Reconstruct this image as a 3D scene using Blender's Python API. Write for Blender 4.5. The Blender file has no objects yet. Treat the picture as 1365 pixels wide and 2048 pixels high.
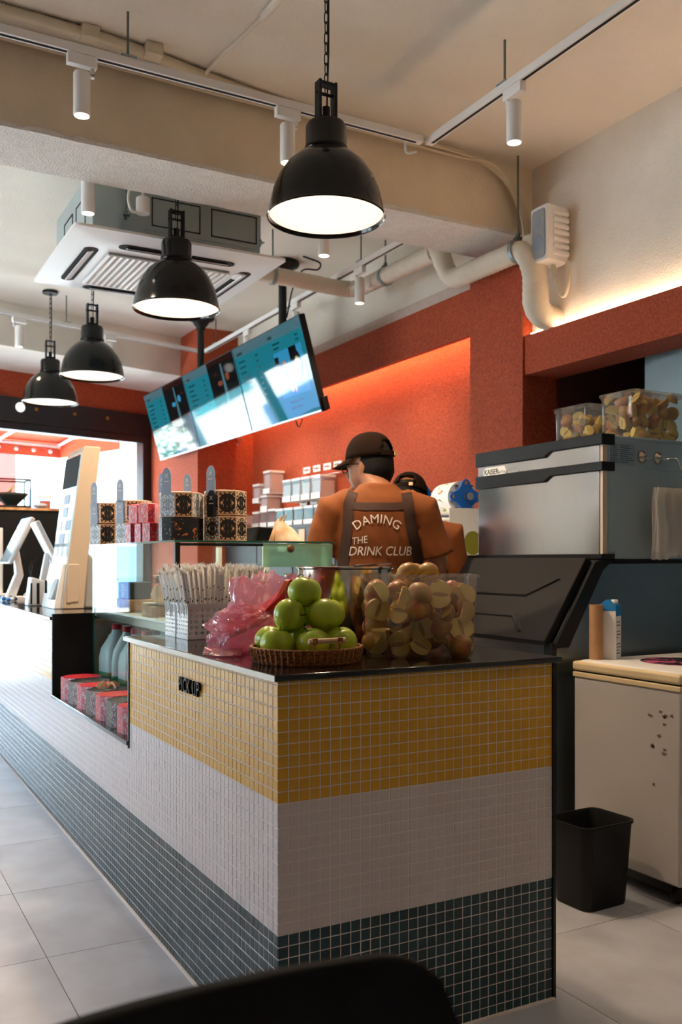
import bpy, bmesh, math, random
from mathutils import Vector, Matrix, noise
from mathutils.bvhtree import BVHTree

random.seed(7)
scene = bpy.context.scene
COL = scene.collection
R = math.radians
PI = math.pi

# ------------------------------------------------------------------ camera
FPX = 1850.0
YAW = 28.8
camd = bpy.data.cameras.new('camera')
camd.sensor_fit = 'VERTICAL'
camd.sensor_height = 36.0
camd.sensor_width = 24.0
camd.lens = FPX / 2048.0 * 36.0
camd.shift_y = 97.0 / 2048.0
camd.clip_start = 0.02
camd.clip_end = 200
camd.dof.use_dof = True
camd.dof.focus_distance = 2.75
camd.dof.aperture_fstop = 4.5
cam = bpy.data.objects.new('camera', camd)
COL.objects.link(cam)
cam.location = (0, 0, 1.18)
cam.rotation_euler = (R(90), 0, R(-YAW))
scene.camera = cam

# ------------------------------------------------------------------ world, sun, exposure
scene.view_settings.view_transform = 'Standard'
scene.view_settings.look = 'None'
scene.view_settings.gamma = 1.0
scene.view_settings.use_curve_mapping = False
scene.view_settings.exposure = 1.15
world = bpy.data.worlds.new('sky')
scene.world = world
world.use_nodes = True
wn = world.node_tree
wn.nodes.clear()
wo = wn.nodes.new('ShaderNodeOutputWorld')
wb = wn.nodes.new('ShaderNodeBackground')
wsky = wn.nodes.new('ShaderNodeTexSky')
wsky.sky_type = 'NISHITA'
wsky.sun_disc = False
wsky.sun_elevation = R(52)
wsky.sun_rotation = R(116)
wsky.dust_density = 2.0
wb.inputs['Strength'].default_value = 1.65
wn.links.new(wsky.outputs[0], wb.inputs['Color'])
wn.links.new(wb.outputs[0], wo.inputs['Surface'])

sund = bpy.data.lights.new('sun', 'SUN')
sund.energy = 28.0
sund.angle = R(1.0)
sund.color = (1.0, 0.96, 0.9)
sun = bpy.data.objects.new('sun', sund)
COL.objects.link(sun)
sun.rotation_euler = Vector((0.62, 0.30, -0.74)).to_track_quat('-Z', 'Y').to_euler()   # over the shop on to the street and in by the added side windows

# facade line (the shop front is not square to the counter)
FA = Vector((1.35, 8.96, 0)); FD = Vector((0.956, 0.292, 0)).normalized(); FN = Vector((FD.y, -FD.x, 0))

def portal(loc, rot, sx, sy):
    l = bpy.data.lights.new('window_portal', 'AREA')
    l.shape = 'RECTANGLE'; l.size = sx; l.size_y = sy
    l.cycles.is_portal = True
    o = bpy.data.objects.new('window_portal', l)
    COL.objects.link(o); o.location = loc; o.rotation_euler = rot
_c = FA + FD * (-0.06) + FN * 0.12
portal((_c.x, _c.y, 1.2), (R(-90), 0, math.atan2(FD.y, FD.x)), 3.4, 2.4)
portal((-3.18, 5.85, 1.8), (R(90), 0, R(-90)), 2.9, 1.7)

# ------------------------------------------------------------------ materials
def lin(c):
    if isinstance(c, str):
        c = c.lstrip('#'); c = [int(c[i:i+2], 16) / 255 for i in (0, 2, 4)]
        c = [x / 12.92 if x <= 0.04045 else ((x + 0.055) / 1.055) ** 2.4 for x in c]
    return (c[0], c[1], c[2], 1.0)

def mk(name, color, rough=0.5, metal=0.0, var=0.0, vscale=8.0, bump=0.0, bscale=60.0, emit=None, es=0.0,
       coat=0.0, spec=0.5, sub=0.0, color2=None, detail=4.0, stretch=None, trans=0.0):
    m = bpy.data.materials.new(name); m.use_nodes = True
    nt = m.node_tree; b = nt.nodes['Principled BSDF']
    b.inputs['Base Color'].default_value = lin(color)
    b.inputs['Roughness'].default_value = rough
    b.inputs['Metallic'].default_value = metal
    b.inputs['Specular IOR Level'].default_value = spec
    b.inputs['Coat Weight'].default_value = coat
    b.inputs['Coat Roughness'].default_value = 0.05
    if trans: b.inputs['Transmission Weight'].default_value = trans
    if sub:
        b.inputs['Subsurface Weight'].default_value = sub
        b.inputs['Subsurface Radius'].default_value = (0.01, 0.006, 0.003)
    if emit:
        b.inputs['Emission Color'].default_value = lin(emit)
        b.inputs['Emission Strength'].default_value = es
    if var or bump:
        tc = nt.nodes.new('ShaderNodeTexCoord'); src = tc.outputs['Object']
        if stretch:
            mp = nt.nodes.new('ShaderNodeMapping'); mp.inputs['Scale'].default_value = stretch
            nt.links.new(src, mp.inputs[0]); src = mp.outputs[0]
    if var:
        n = nt.nodes.new('ShaderNodeTexNoise'); n.inputs['Scale'].default_value = vscale
        n.inputs['Detail'].default_value = detail
        nt.links.new(src, n.inputs['Vector'])
        r = nt.nodes.new('ShaderNodeValToRGB')
        c = lin(color); c2 = lin(color2) if color2 else tuple(max(0, x * (1 - var)) for x in c[:3]) + (1,)
        r.color_ramp.elements[0].position = 0.35; r.color_ramp.elements[1].position = 0.65
        r.color_ramp.elements[0].color = c2; r.color_ramp.elements[1].color = c
        nt.links.new(n.outputs['Fac'], r.inputs[0]); nt.links.new(r.outputs[0], b.inputs['Base Color'])
    if bump:
        n2 = nt.nodes.new('ShaderNodeTexNoise'); n2.inputs['Scale'].default_value = bscale
        n2.inputs['Detail'].default_value = 5
        nt.links.new(src, n2.inputs['Vector'])
        bp = nt.nodes.new('ShaderNodeBump'); bp.inputs['Strength'].default_value = bump
        bp.inputs['Distance'].default_value = 0.01
        nt.links.new(n2.outputs['Fac'], bp.inputs['Height']); nt.links.new(bp.outputs[0], b.inputs['Normal'])
    return m

def mk_clear(name, tint, veil=0.0, veil_color='#ffffff', rough=0.0, ior=1.45, bump=0.0, bscale=30.0, refl=0.75):
    """thin see-through sheet: tinted transparency, mirror reflection by Fresnel, and a little milky veil"""
    m = bpy.data.materials.new(name); m.use_nodes = True
    nt = m.node_tree; nt.nodes.clear()
    out = nt.nodes.new('ShaderNodeOutputMaterial')
    tr = nt.nodes.new('ShaderNodeBsdfTransparent'); tr.inputs[0].default_value = lin(tint)
    gl = nt.nodes.new('ShaderNodeBsdfGlossy'); gl.inputs['Roughness'].default_value = rough
    lw = nt.nodes.new('ShaderNodeLayerWeight'); lw.inputs['Blend'].default_value = 0.5
    pw = nt.nodes.new('ShaderNodeMath'); pw.operation = 'POWER'; pw.inputs[1].default_value = 4.5
    nt.links.new(lw.outputs['Facing'], pw.inputs[0])
    fr = nt.nodes.new('ShaderNodeMath'); fr.operation = 'MULTIPLY_ADD'; fr.use_clamp = True
    fr.inputs[1].default_value = refl; fr.inputs[2].default_value = 0.035
    nt.links.new(pw.outputs[0], fr.inputs[0])
    mx = nt.nodes.new('ShaderNodeMixShader')
    base = tr.outputs[0]
    if veil:
        df = nt.nodes.new('ShaderNodeBsdfDiffuse'); df.inputs[0].default_value = lin(veil_color)
        tl = nt.nodes.new('ShaderNodeBsdfTranslucent'); tl.inputs[0].default_value = lin(veil_color)
        ad = nt.nodes.new('ShaderNodeMixShader'); ad.inputs[0].default_value = 0.5
        nt.links.new(df.outputs[0], ad.inputs[1]); nt.links.new(tl.outputs[0], ad.inputs[2])
        m2 = nt.nodes.new('ShaderNodeMixShader'); m2.inputs[0].default_value = veil
        nt.links.new(base, m2.inputs[1]); nt.links.new(ad.outputs[0], m2.inputs[2]); base = m2.outputs[0]
    nt.links.new(fr.outputs[0], mx.inputs[0]); nt.links.new(base, mx.inputs[1]); nt.links.new(gl.outputs[0], mx.inputs[2])
    nt.links.new(mx.outputs[0], out.inputs['Surface'])
    if bump:
        tc = nt.nodes.new('ShaderNodeTexCoord'); nz = nt.nodes.new('ShaderNodeTexNoise'); nz.inputs['Scale'].default_value = bscale
        nz.inputs['Detail'].default_value = 3; nz.inputs['Distortion'].default_value = 1.5
        nt.links.new(tc.outputs['Object'], nz.inputs['Vector'])
        bp = nt.nodes.new('ShaderNodeBump'); bp.inputs['Strength'].default_value = bump; bp.inputs['Distance'].default_value = 0.02
        nt.links.new(nz.outputs['Fac'], bp.inputs['Height'])
        for nd in (gl, lw) + ((df,) if veil else ()): nt.links.new(bp.outputs[0], nd.inputs['Normal'])
    return m

def mk_ornament(name, ground, ink, frame, scale=5.0, thresh=0.53, mirror=True, frame_w=0.45, rough=0.45):
    """flat print: mirrored scrollwork on a face, using the face's own UV square"""
    m = bpy.data.materials.new(name); m.use_nodes = True
    nt = m.node_tree; b = nt.nodes['Principled BSDF']; b.inputs['Roughness'].default_value = rough
    uv = nt.nodes.new('ShaderNodeTexCoord')
    sub = nt.nodes.new('ShaderNodeVectorMath'); sub.operation = 'SUBTRACT'; sub.inputs[1].default_value = (0.5, 0.5, 0)
    nt.links.new(uv.outputs['UV'], sub.inputs[0])
    ab = nt.nodes.new('ShaderNodeVectorMath'); ab.operation = 'ABSOLUTE'
    nt.links.new(sub.outputs[0], ab.inputs[0])
    v = nt.nodes.new('ShaderNodeTexNoise'); v.inputs['Scale'].default_value = scale
    v.inputs['Detail'].default_value = 2.0; v.inputs['Distortion'].default_value = 1.2
    nt.links.new(ab.outputs[0] if mirror else sub.outputs[0], v.inputs['Vector'])
    gt = nt.nodes.new('ShaderNodeMath'); gt.operation = 'GREATER_THAN'; gt.inputs[1].default_value = thresh
    nt.links.new(v.outputs['Fac'], gt.inputs[0])
    mix = nt.nodes.new('ShaderNodeMix'); mix.data_type = 'RGBA'
    mix.inputs['A'].default_value = lin(ground); mix.inputs['B'].default_value = lin(ink)
    nt.links.new(gt.outputs[0], mix.inputs['Factor'])
    sx = nt.nodes.new('ShaderNodeSeparateXYZ'); nt.links.new(ab.outputs[0], sx.inputs[0])
    mxm = nt.nodes.new('ShaderNodeMath'); mxm.operation = 'MAXIMUM'
    nt.links.new(sx.outputs[0], mxm.inputs[0]); nt.links.new(sx.outputs[1], mxm.inputs[1])
    g2 = nt.nodes.new('ShaderNodeMath'); g2.operation = 'GREATER_THAN'; g2.inputs[1].default_value = frame_w
    nt.links.new(mxm.outputs[0], g2.inputs[0])
    mix2 = nt.nodes.new('ShaderNodeMix'); mix2.data_type = 'RGBA'
    mix2.inputs['B'].default_value = lin(frame)
    nt.links.new(g2.outputs[0], mix2.inputs['Factor']); nt.links.new(mix.outputs['Result'], mix2.inputs['A'])
    nt.links.new(mix2.outputs['Result'], b.inputs['Base Color'])
    return m

MT = {}
def mat(k): return MT[k]
MT['stucco_orange'] = mk('orange_stucco', '#bd5430', 0.85, var=0.25, vscale=70, bump=0.6, bscale=120, color2='#9f3d1c')
MT['stucco_white'] = mk('cream_stucco', '#eee6d9', 0.9, var=0.10, vscale=3, bump=0.35, bscale=110)
MT['ceiling'] = mk('ceiling_plaster', '#ede4d6', 0.9, var=0.08, vscale=1.6, bump=0.3, bscale=90)
MT['beam_face'] = mk('beam_plaster', '#ead9be', 0.9, var=0.10, vscale=5, bump=0.25, bscale=60)
MT['beam_soffit'] = mk('rough_soffit', '#e9e3dc', 0.95, var=0.08, vscale=25, bump=0.9, bscale=130)
MT['pale_pink'] = mk('bare_plaster_strip', '#d2bdb2', 0.9, var=0.1, vscale=20, bump=0.4, bscale=90)
MT['dark_wall'] = mk('dark_kitchen_wall', '#5a2a20', 0.8, var=0.1, vscale=6)
MT['grey_wall'] = mk('grey_back_wall', '#8f8a86', 0.9, var=0.06, vscale=4)
MT['floor_tile'] = mk('concrete_floor_tile', '#b9bcc5', 0.36, var=0.14, vscale=5, bump=0.05, bscale=40, color2='#a8a9b0', detail=9)
MT['grout_floor'] = mk('floor_grout', '#98928d', 0.9)
MT['grout'] = mk('mosaic_grout', '#e6dad2', 0.8)
MT['tile_yellow'] = mk('mustard_mosaic', '#d69d1c', 0.28, var=0.08, vscale=30)
MT['tile_white'] = mk('white_mosaic', '#d3c6c0', 0.3, var=0.04, vscale=30)
MT['tile_teal'] = mk('dark_teal_mosaic', '#1f3d42', 0.25, var=0.15, vscale=30)
MT['black_stone'] = mk('polished_black_stone', '#0d0d0f', 0.12, var=0.3, vscale=120, coat=0.3)
MT['black'] = mk('black_satin', '#0e0e0f', 0.45, spec=0.3)
MT['black_matte'] = mk('black_matte', '#0f0f10', 0.75, spec=0.2)
MT['black_gloss'] = mk('black_gloss', '#080808', 0.13, spec=0.35)
MT['black_plastic'] = mk('black_plastic', '#121315', 0.5, spec=0.25, bump=0.06, bscale=400)
MT['bin_door'] = mk('charcoal_textured_plastic', '#111216', 0.6, spec=0.2, bump=0.12, bscale=500)
MT['white_metal'] = mk('white_powder_coat', '#efece9', 0.4)
MT['white_plastic'] = mk('white_plastic', '#f0eeec', 0.35)
MT['cream_plastic'] = mk('cream_plastic', '#e0c89c', 0.45, var=0.08, vscale=6)
MT['enamel'] = mk('warm_diffuser', '#fff1dc', 0.5, emit='#ffe2c8', es=0.60)
MT['spot_glow'] = mk('spot_lens', '#ffffff', 0.3, emit='#fff3e2', es=3.0)
MT['led'] = mk('led_strip', '#ffd9a0', 0.5, emit='#ffcc98', es=42.0)
MT['steel'] = mk('brushed_steel', '#8f8b87', 0.3, metal=1.0, var=0.12, vscale=14, stretch=(1, 1, 40), bump=0.02, bscale=60)
MT['steel_pot'] = mk('polished_steel', '#c6c0b8', 0.16, metal=1.0)
MT['steel_door'] = mk('satin_steel_front', '#b8b0ab', 0.25, metal=1.0, var=0.06, vscale=5, stretch=(1, 60, 1))
MT['galv'] = mk('galvanised_steel', '#9fabb0', 0.42, metal=0.75, var=0.12, vscale=7)
MT['ac_steel'] = mk('grey_blue_sheet', '#a9b5b6', 0.5, metal=0.3, var=0.05, vscale=5)
MT['blue_steel'] = mk('blue_grey_panel', '#9fb4be', 0.4, metal=0.1, var=0.10, vscale=3)
MT['rod'] = mk('threaded_rod', '#6d7a72', 0.5, metal=0.7)
MT['dark_slot'] = mk('dark_slot', '#0c0d0e', 0.8)
MT['pipe_wrap'] = mk('cream_pipe_wrap', '#e2d8c6', 0.75, var=0.06, vscale=20, bump=0.25, bscale=25)
MT['cable'] = mk('cream_cable', '#d9cbb2', 0.7)
MT['conduit'] = mk('corrugated_conduit', '#d7c9b0', 0.7, bump=0.5, bscale=60)
MT['window_frame'] = mk('dark_bronze_frame', '#2b2526', 0.4)
MT['glass'] = mk_clear('window_glass', '#f4fbf9')
MT['case_glass'] = mk_clear('display_case_glass', '#f3f9f7', refl=0.30)
MT['green_glass'] = mk_clear('green_tinted_glass', '#cfe5d6', 0.35, '#bfe0cc')
MT['edge_glass'] = mk('green_glass_edge', '#1d5a48', 0.1, coat=0.3)
MT['frost'] = mk_clear('cloudy_clear_plastic', '#f2efec', 0.09, '#d9d4cf', 0.12)
MT['clear'] = mk_clear('clear_plastic', '#f4f4f2', 0.10, '#e6e6e4', 0.05)
MT['acrylic'] = mk_clear('clear_acrylic', '#f5eeee', 0.22, '#f6eeee', 0.04)
MT['teal_screen'] = mk('menu_screen', '#06242b', 0.04, emit='#16707f', es=0.42, coat=0.25, spec=0.35)
MT['screen_blue'] = mk('menu_screen_photo_blue', '#062833', 0.05, emit='#2d83ad', es=0.45, coat=0.25, spec=0.35)
MT['screen_dark'] = mk('menu_screen_photo_dark', '#060606', 0.05, emit='#0b0b0c', es=0.4, coat=0.25, spec=0.35)
MT['screen_text'] = mk('menu_screen_text', '#04161a', 0.1, emit='#08262c', es=0.3, coat=0.5)
MT['screen_grey'] = mk('menu_screen_header', '#10282e', 0.05, emit='#466a74', es=0.4, coat=0.25, spec=0.35)
MT['screen_light'] = mk('menu_screen_light_print', '#3a4a4a', 0.05, emit='#7fb4bc', es=0.5, coat=0.25, spec=0.35)
MT['screen_fruit'] = mk('menu_screen_fruit', '#2a1a10', 0.1, emit='#7a3a20', es=0.45, coat=0.8)
MT['screen_lime'] = mk('menu_screen_lime', '#2a2a10', 0.1, emit='#7d8d2e', es=0.45, coat=0.8)
MT['kiosk_screen'] = mk('kiosk_screen', '#5f7480', 0.06, var=0.6, vscale=9, emit='#b4cad6', es=0.30, coat=1.0, color2='#c0ccd4')
MT['beige'] = mk('beige_painted_metal', '#c9b8a4', 0.4)
MT['grey_plastic'] = mk('grey_plastic', '#9ba0a3', 0.5)
MT['granny'] = mk('green_apple_skin', '#b6c934', 0.28, var=0.25, vscale=18, color2='#9db424', spec=0.5)
MT['stem'] = mk('apple_stem', '#4a3318', 0.8)
MT['apple_red'] = mk('red_apple_skin', '#a3452c', 0.35, var=0.5, vscale=20, color2='#b98f3c')
MT['apple_gold'] = mk('golden_apple_skin', '#b8983c', 0.38, var=0.3, vscale=16, color2='#a9713a')
MT['apple_flesh'] = mk('apple_flesh', '#e6c76c', 0.5, var=0.12, vscale=30)
MT['apple_core'] = mk('apple_core', '#a8874a', 0.6)
MT['wicker'] = mk('rattan', '#bd7634', 0.55, var=0.45, vscale=120, bump=0.6, bscale=220, color2='#7d471a')
MT['bamboo'] = mk('bamboo', '#d6b083', 0.5)
MT['pink_bag'] = mk_clear('pink_plastic_film', '#f9d3dc', 0.34, '#eeb6c8', 0.12, bump=0.9, bscale=26)
MT['red_pack'] = mk('red_packet', '#c01c18', 0.3)
MT['red_pack2'] = mk('orange_red_packet', '#d8541e', 0.3)
MT['straw'] = mk('paper_straw_wrap', '#f7f4ef', 0.5, var=0.06, vscale=55)
MT['straw_dot'] = mk('straw_print', '#3d4a2e', 0.6)
MT['cardboard'] = mk('kraft_cardboard', '#b98a5f', 0.8, var=0.1, vscale=20)
MT['paper_white'] = mk('white_paper', '#ecebe8', 0.7)
MT['paper_cream'] = mk('cream_wax_paper', '#e8dcc6', 0.7, var=0.15, vscale=14, color2='#d9a97c')
MT['milk_blue'] = mk('carton_blue', '#1f7fc4', 0.45)
MT['ink'] = mk('print_ink', '#3f4f5f', 0.6)
MT['ink_black'] = mk('black_ink', '#17171a', 0.6)
MT['milk'] = mk('milky_bottle', '#d9e2e4', 0.4, sub=0.0)
MT['red_cap'] = mk('red_cap', '#c3202a', 0.4)
MT['green_label'] = mk('green_label', '#2e7d4f', 0.5)
MT['blue_wheel'] = mk('blue_plastic', '#1668c8', 0.3)
MT['film'] = mk_ornament('cup_film_print', '#e6ded2', '#b9803a', '#e6ded2', 2.2, 0.55, True, 0.9)
MT['film_dot'] = mk('film_orange_dot', '#b9773a', 0.4)
MT['film_dot2'] = mk('film_olive_dot', '#8d8a2a', 0.4)
MT['shirt'] = mk('rust_cotton', '#7f420f', 0.85, var=0.15, vscale=9, bump=0.12, bscale=300)
MT['apron'] = mk('brown_apron_strap', '#3a2117', 0.8)
MT['trouser'] = mk('black_trousers', '#1a1a1d', 0.8)
MT['skin'] = mk('skin', '#95603f', 0.55, sub=0.1)
MT['hair'] = mk('black_hair', '#050404', 0.6, spec=0.2, bump=0.4, bscale=260)
MT['cap'] = mk('brown_cap_cotton', '#1f130c', 0.95, spec=0.1, bump=0.15, bscale=400)
MT['white_print'] = mk('white_print', '#e8ded2', 0.7)
MT['skin_shoe'] = mk('shoe_rubber', '#222226', 0.6)
MT['box_medal'] = mk_ornament('medallion_print', '#17110f', '#d9a679', '#c99a78', 5.5, 0.54)
MT['box_damask'] = mk_ornament('damask_print', '#17110f', '#dcc7ab', '#cfae92', 7.0, 0.52)
MT['box_grey'] = mk_ornament('grey_lattice_print', '#8b9299', '#dfe2e4', '#c9b3a4', 8.0, 0.5)
MT['box_top'] = mk('tan_carton', '#c9a184', 0.6)
MT['box_red'] = mk_ornament('red_flower_print', '#b01522', '#b9a0c4', '#c22633', 4.5, 0.6, False, 0.49)
MT['box_pink'] = mk_ornament('pink_petal_print', '#e58a96', '#efe0e6', '#e7a0aa', 5.0, 0.52, False, 0.49)
MT['box_redtop'] = mk_ornament('red_lid_print', '#d02a35', '#e2606a', '#d02a35', 5.0, 0.6, True, 0.49)
MT['box_black'] = mk_ornament('black_scene_print', '#121113', '#a89a90', '#1a181a', 5.0, 0.62, False, 0.49)
MT['box_cherub'] = mk_ornament('black_copper_scene_print', '#121113', '#c56a3a', '#16120f', 4.0, 0.6, False, 0.49)
MT['tongue'] = mk('grey_blue_card', '#8e99ab', 0.5)
MT['wall_dark_panel'] = mk('charcoal_panel', '#2c2d33', 0.5)
MT['awning'] = mk('orange_awning_cloth', '#e2603a', 0.8)
MT['street'] = mk('street_asphalt', '#a9a9a8', 0.9)
MT['bldg'] = mk('pale_building', '#ecebe9', 0.9)
MT['pale_blue'] = mk('pale_blue_poster', '#4a6596', 0.8)
MT['pale_aqua'] = mk('pale_aqua_poster', '#3f8288', 0.8)
MT['pale_red'] = mk('pale_red_poster', '#8f2f2a', 0.8)
MT['navy'] = mk('navy_poster', '#141c40', 0.8)
MT['leaf'] = mk('street_leaf', '#3c5220', 0.7)
MT['pole_grey'] = mk('utility_pole_grey', '#39414c', 0.8)
MT['beans'] = mk('coffee_beans', '#1a100b', 0.5, bump=0.9, bscale=90)
MT['orange_cup'] = mk('terracotta_cup', '#b9532c', 0.5)
MT['cup_stripe'] = mk('brown_white_cup', '#a8745c', 0.6)
MT['bun'] = mk('peach_bun', '#e9c49a', 0.6, var=0.5, vscale=7, color2='#dd9a70')
MT['bread'] = mk('baked_crust', '#c09668', 0.8, var=0.4, vscale=14, color2='#8f5f36', bump=0.4, bscale=40)
MT['wood'] = mk('round_wood', '#7a4a34', 0.5)
MT['gold'] = mk('gold_metal', '#b8863a', 0.3, metal=1.0)
MT['freezer'] = mk('freezer_white', '#bdb8b4', 0.45, var=0.06, vscale=3)
MT['scuff'] = mk('rust_scuff', '#6f6156', 0.8)
MT['sticker'] = mk_ornament('dark_pink_sticker', '#1a1216', '#c85a86', '#1a1216', 5.0, 0.52, False, 0.9)
MT['led_white'] = mk('downlight_lens', '#ffffff', 0.3, emit='#ffffff', es=0.35)

# ------------------------------------------------------------------ mesh building
class MB:
    def __init__(self): self.v = []; self.f = []; self.m = []
    def add(self, vs, fs, mi=0):
        o = len(self.v); self.v += [tuple(p) for p in vs]
        self.f += [tuple(i + o for i in f) for f in fs]; self.m += [mi] * len(fs); return self
    def box(self, x0, x1, y0, y1, z0, z1, mi=0):
        return self.add([(x0,y0,z0),(x1,y0,z0),(x1,y1,z0),(x0,y1,z0),(x0,y0,z1),(x1,y0,z1),(x1,y1,z1),(x0,y1,z1)],
                 [(0,3,2,1),(4,5,6,7),(0,1,5,4),(1,2,6,5),(2,3,7,6),(3,0,4,7)], mi)
    def obox(self, c, ax, ay, az, mi=0):
        """oriented box: centre and three half vectors"""
        c, ax, ay, az = Vector(c), Vector(ax), Vector(ay), Vector(az)
        vs = [c + sx*ax + sy*ay + sz*az for sz in (-1,1) for sx, sy in ((-1,-1),(1,-1),(1,1),(-1,1))]
        return self.add(vs, [(0,3,2,1),(4,5,6,7),(0,1,5,4),(1,2,6,5),(2,3,7,6),(3,0,4,7)], mi)
    def rings(self, rs, cap0=True, cap1=True, mi=0, closed=False):
        n = len(rs[0]); vs = [p for r in rs for p in r]; fs = []
        k = len(rs)
        for i in range(k if closed else k - 1):
            a, b = i * n, ((i + 1) % k) * n
            for j in range(n):
                j2 = (j + 1) % n; fs.append((a+j, a+j2, b+j2, b+j))
        if not closed:
            if cap0: fs.append(tuple(range(n))[::-1])
            if cap1: fs.append(tuple((k-1)*n + j for j in range(n)))
        return self.add(vs, fs, mi)
    def lathe(self, prof, c=(0,0,0), n=24, cap0=True, cap1=True, mi=0, axis='z'):
        rs = []
        for r, h in prof:
            ring = []
            for j in range(n):
                a = 2*PI*j/n; x, y = r*math.cos(a), r*math.sin(a)
                p = {'z': (x, y, h), 'x': (h, x, y), 'y': (y, h, x)}[axis]
                ring.append((c[0]+p[0], c[1]+p[1], c[2]+p[2]))
            rs.append(ring)
        return self.rings(rs, cap0, cap1, mi)
    def tube(self, path, r, n=8, caps=True, mi=0, closed=False, flat=None):
        path = [Vector(p) for p in path]; k = len(path)
        rr = r if isinstance(r, (list, tuple)) else [r]*k
        rs = []; up = None
        for i, p in enumerate(path):
            a = path[(i-1) % k] if (closed or i > 0) else p
            b = path[(i+1) % k] if (closed or i < k-1) else p
            t = (b - a).normalized()
            if up is None:
                up = Vector((0,0,1)) if abs(t.z) < 0.9 else Vector((1,0,0))
            s = t.cross(up).normalized(); up = s.cross(t).normalized()
            rs.append([p + rr[i]*(math.cos(2*PI*j/n)*s*(flat or 1) + math.sin(2*PI*j/n)*up) for j in range(n)])
        return self.rings(rs, caps, caps, mi, closed)
    def prism(self, poly, lo, hi, axis='z', mi=0):
        def P(a, b, h): return {'z': (a, b, h), 'y': (a, h, b), 'x': (h, a, b)}[axis]
        return self.rings([[P(a, b, lo) for a, b in poly], [P(a, b, hi) for a, b in poly]], mi=mi)
    def ball(self, c, rx, ry=None, rz=None, nu=16, nv=10, mi=0):
        ry = rx if ry is None else ry; rz = rx if rz is None else rz
        rs = []
        for i in range(1, nv):
            a = PI*i/nv - PI/2
            rs.append([(c[0]+rx*math.cos(a)*math.cos(2*PI*j/nu), c[1]+ry*math.cos(a)*math.sin(2*PI*j/nu), c[2]+rz*math.sin(a)) for j in range(nu)])
        o = len(self.v); self.rings(rs, False, False, mi)
        b = len(self.v); self.v += [(c[0],c[1],c[2]-rz), (c[0],c[1],c[2]+rz)]
        top = o + (nv-2)*nu
        for j in range(nu):
            j2 = (j+1) % nu
            self.f += [(b, o+j2, o+j), (b+1, top+j, top+j2)]; self.m += [mi, mi]
        return self
    def xform(self, M):
        self.v = [tuple(M @ Vector(p)) for p in self.v]; return self

def wloc(o):
    v = Vector((0,0,0))
    while o: v = v + o.location; o = o.parent
    return v

def make_mesh(mb, name, mats, smooth=True, ang=35):
    me = bpy.data.meshes.new(name)
    me.from_pydata(mb.v, [], mb.f)
    mats = mats if isinstance(mats, (list, tuple)) else [mats]
    for m in mats: me.materials.append(MT[m] if isinstance(m, str) else m)
    for p, mi in zip(me.polygons, mb.m): p.material_index = mi
    uvl = me.uv_layers.new(name='uv')
    Q = ((0,0),(1,0),(1,1),(0,1))
    for p in me.polygons:
        for k, li in enumerate(p.loop_indices):
            uvl.data[li].uv = Q[k] if len(p.loop_indices) == 4 else (0.5 + 0.5*math.cos(2*PI*k/len(p.loop_indices)), 0.5 + 0.5*math.sin(2*PI*k/len(p.loop_indices)))
    me.validate()
    bm = bmesh.new(); bm.from_mesh(me); bmesh.ops.recalc_face_normals(bm, faces=bm.faces); bm.to_mesh(me); bm.free()
    if smooth:
        me.shade_smooth(); me.set_sharp_from_angle(angle=R(ang))
    return me

def setp(o, label=None, cat=None, group=None, kind=None):
    if label: o['label'] = label
    if cat: o['category'] = cat
    if group: o['group'] = group
    if kind: o['kind'] = kind
    return o

def build(mb, name, mats, parent=None, local=False, bevel=0.0, seg=2, label=None, cat=None, group=None, kind=None, smooth=True, ang=35):
    """link the collected shapes as ONE mesh object; vertices are world coordinates unless local"""
    base = Vector((0,0,0))
    if parent is not None:
        if not local: base = wloc(parent)
    elif not local:
        xs = [p[0] for p in mb.v]; ys = [p[1] for p in mb.v]; zs = [p[2] for p in mb.v]
        base = Vector(((min(xs)+max(xs))/2, (min(ys)+max(ys))/2, min(zs)))
    if base.length > 0: mb.v = [(p[0]-base.x, p[1]-base.y, p[2]-base.z) for p in mb.v]
    o = bpy.data.objects.new(name, make_mesh(mb, name, mats, smooth, ang))
    COL.objects.link(o)
    if parent is not None: o.parent = parent
    else: o.location = base
    if bevel:
        md = o.modifiers.new('edge_rounding', 'BEVEL'); md.width = bevel; md.segments = seg
        md.limit_method = 'ANGLE'; md.angle_limit = R(40)
    return setp(o, label, cat, group, kind)

def thing(name, label, cat, loc=(0,0,0), rot=(0,0,0), group=None, kind=None):
    o = bpy.data.objects.new(name, None); COL.objects.link(o)
    o.empty_display_size = 0.05
    o.location = loc; o.rotation_euler = rot if isinstance(rot, (tuple, list)) else (0, 0, rot)
    return setp(o, label, cat, group, kind)

def inst(src, parent=None, loc=None, rot=None, scale=None, label=None, group=None):
    """copy one object with its parts and sub-parts (shared mesh data)"""
    c = src.copy(); COL.objects.link(c)
    if parent is not None: c.parent = parent
    if loc is not None: c.location = loc
    if rot is not None: c.rotation_euler = rot if isinstance(rot, (tuple, list)) else (0, 0, rot)
    if scale is not None: c.scale = scale if isinstance(scale, (tuple, list)) else (scale,)*3
    if label: c['label'] = label
    if group: c['group'] = group
    for ch in list(src.children): inst(ch, c)
    return c

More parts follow.
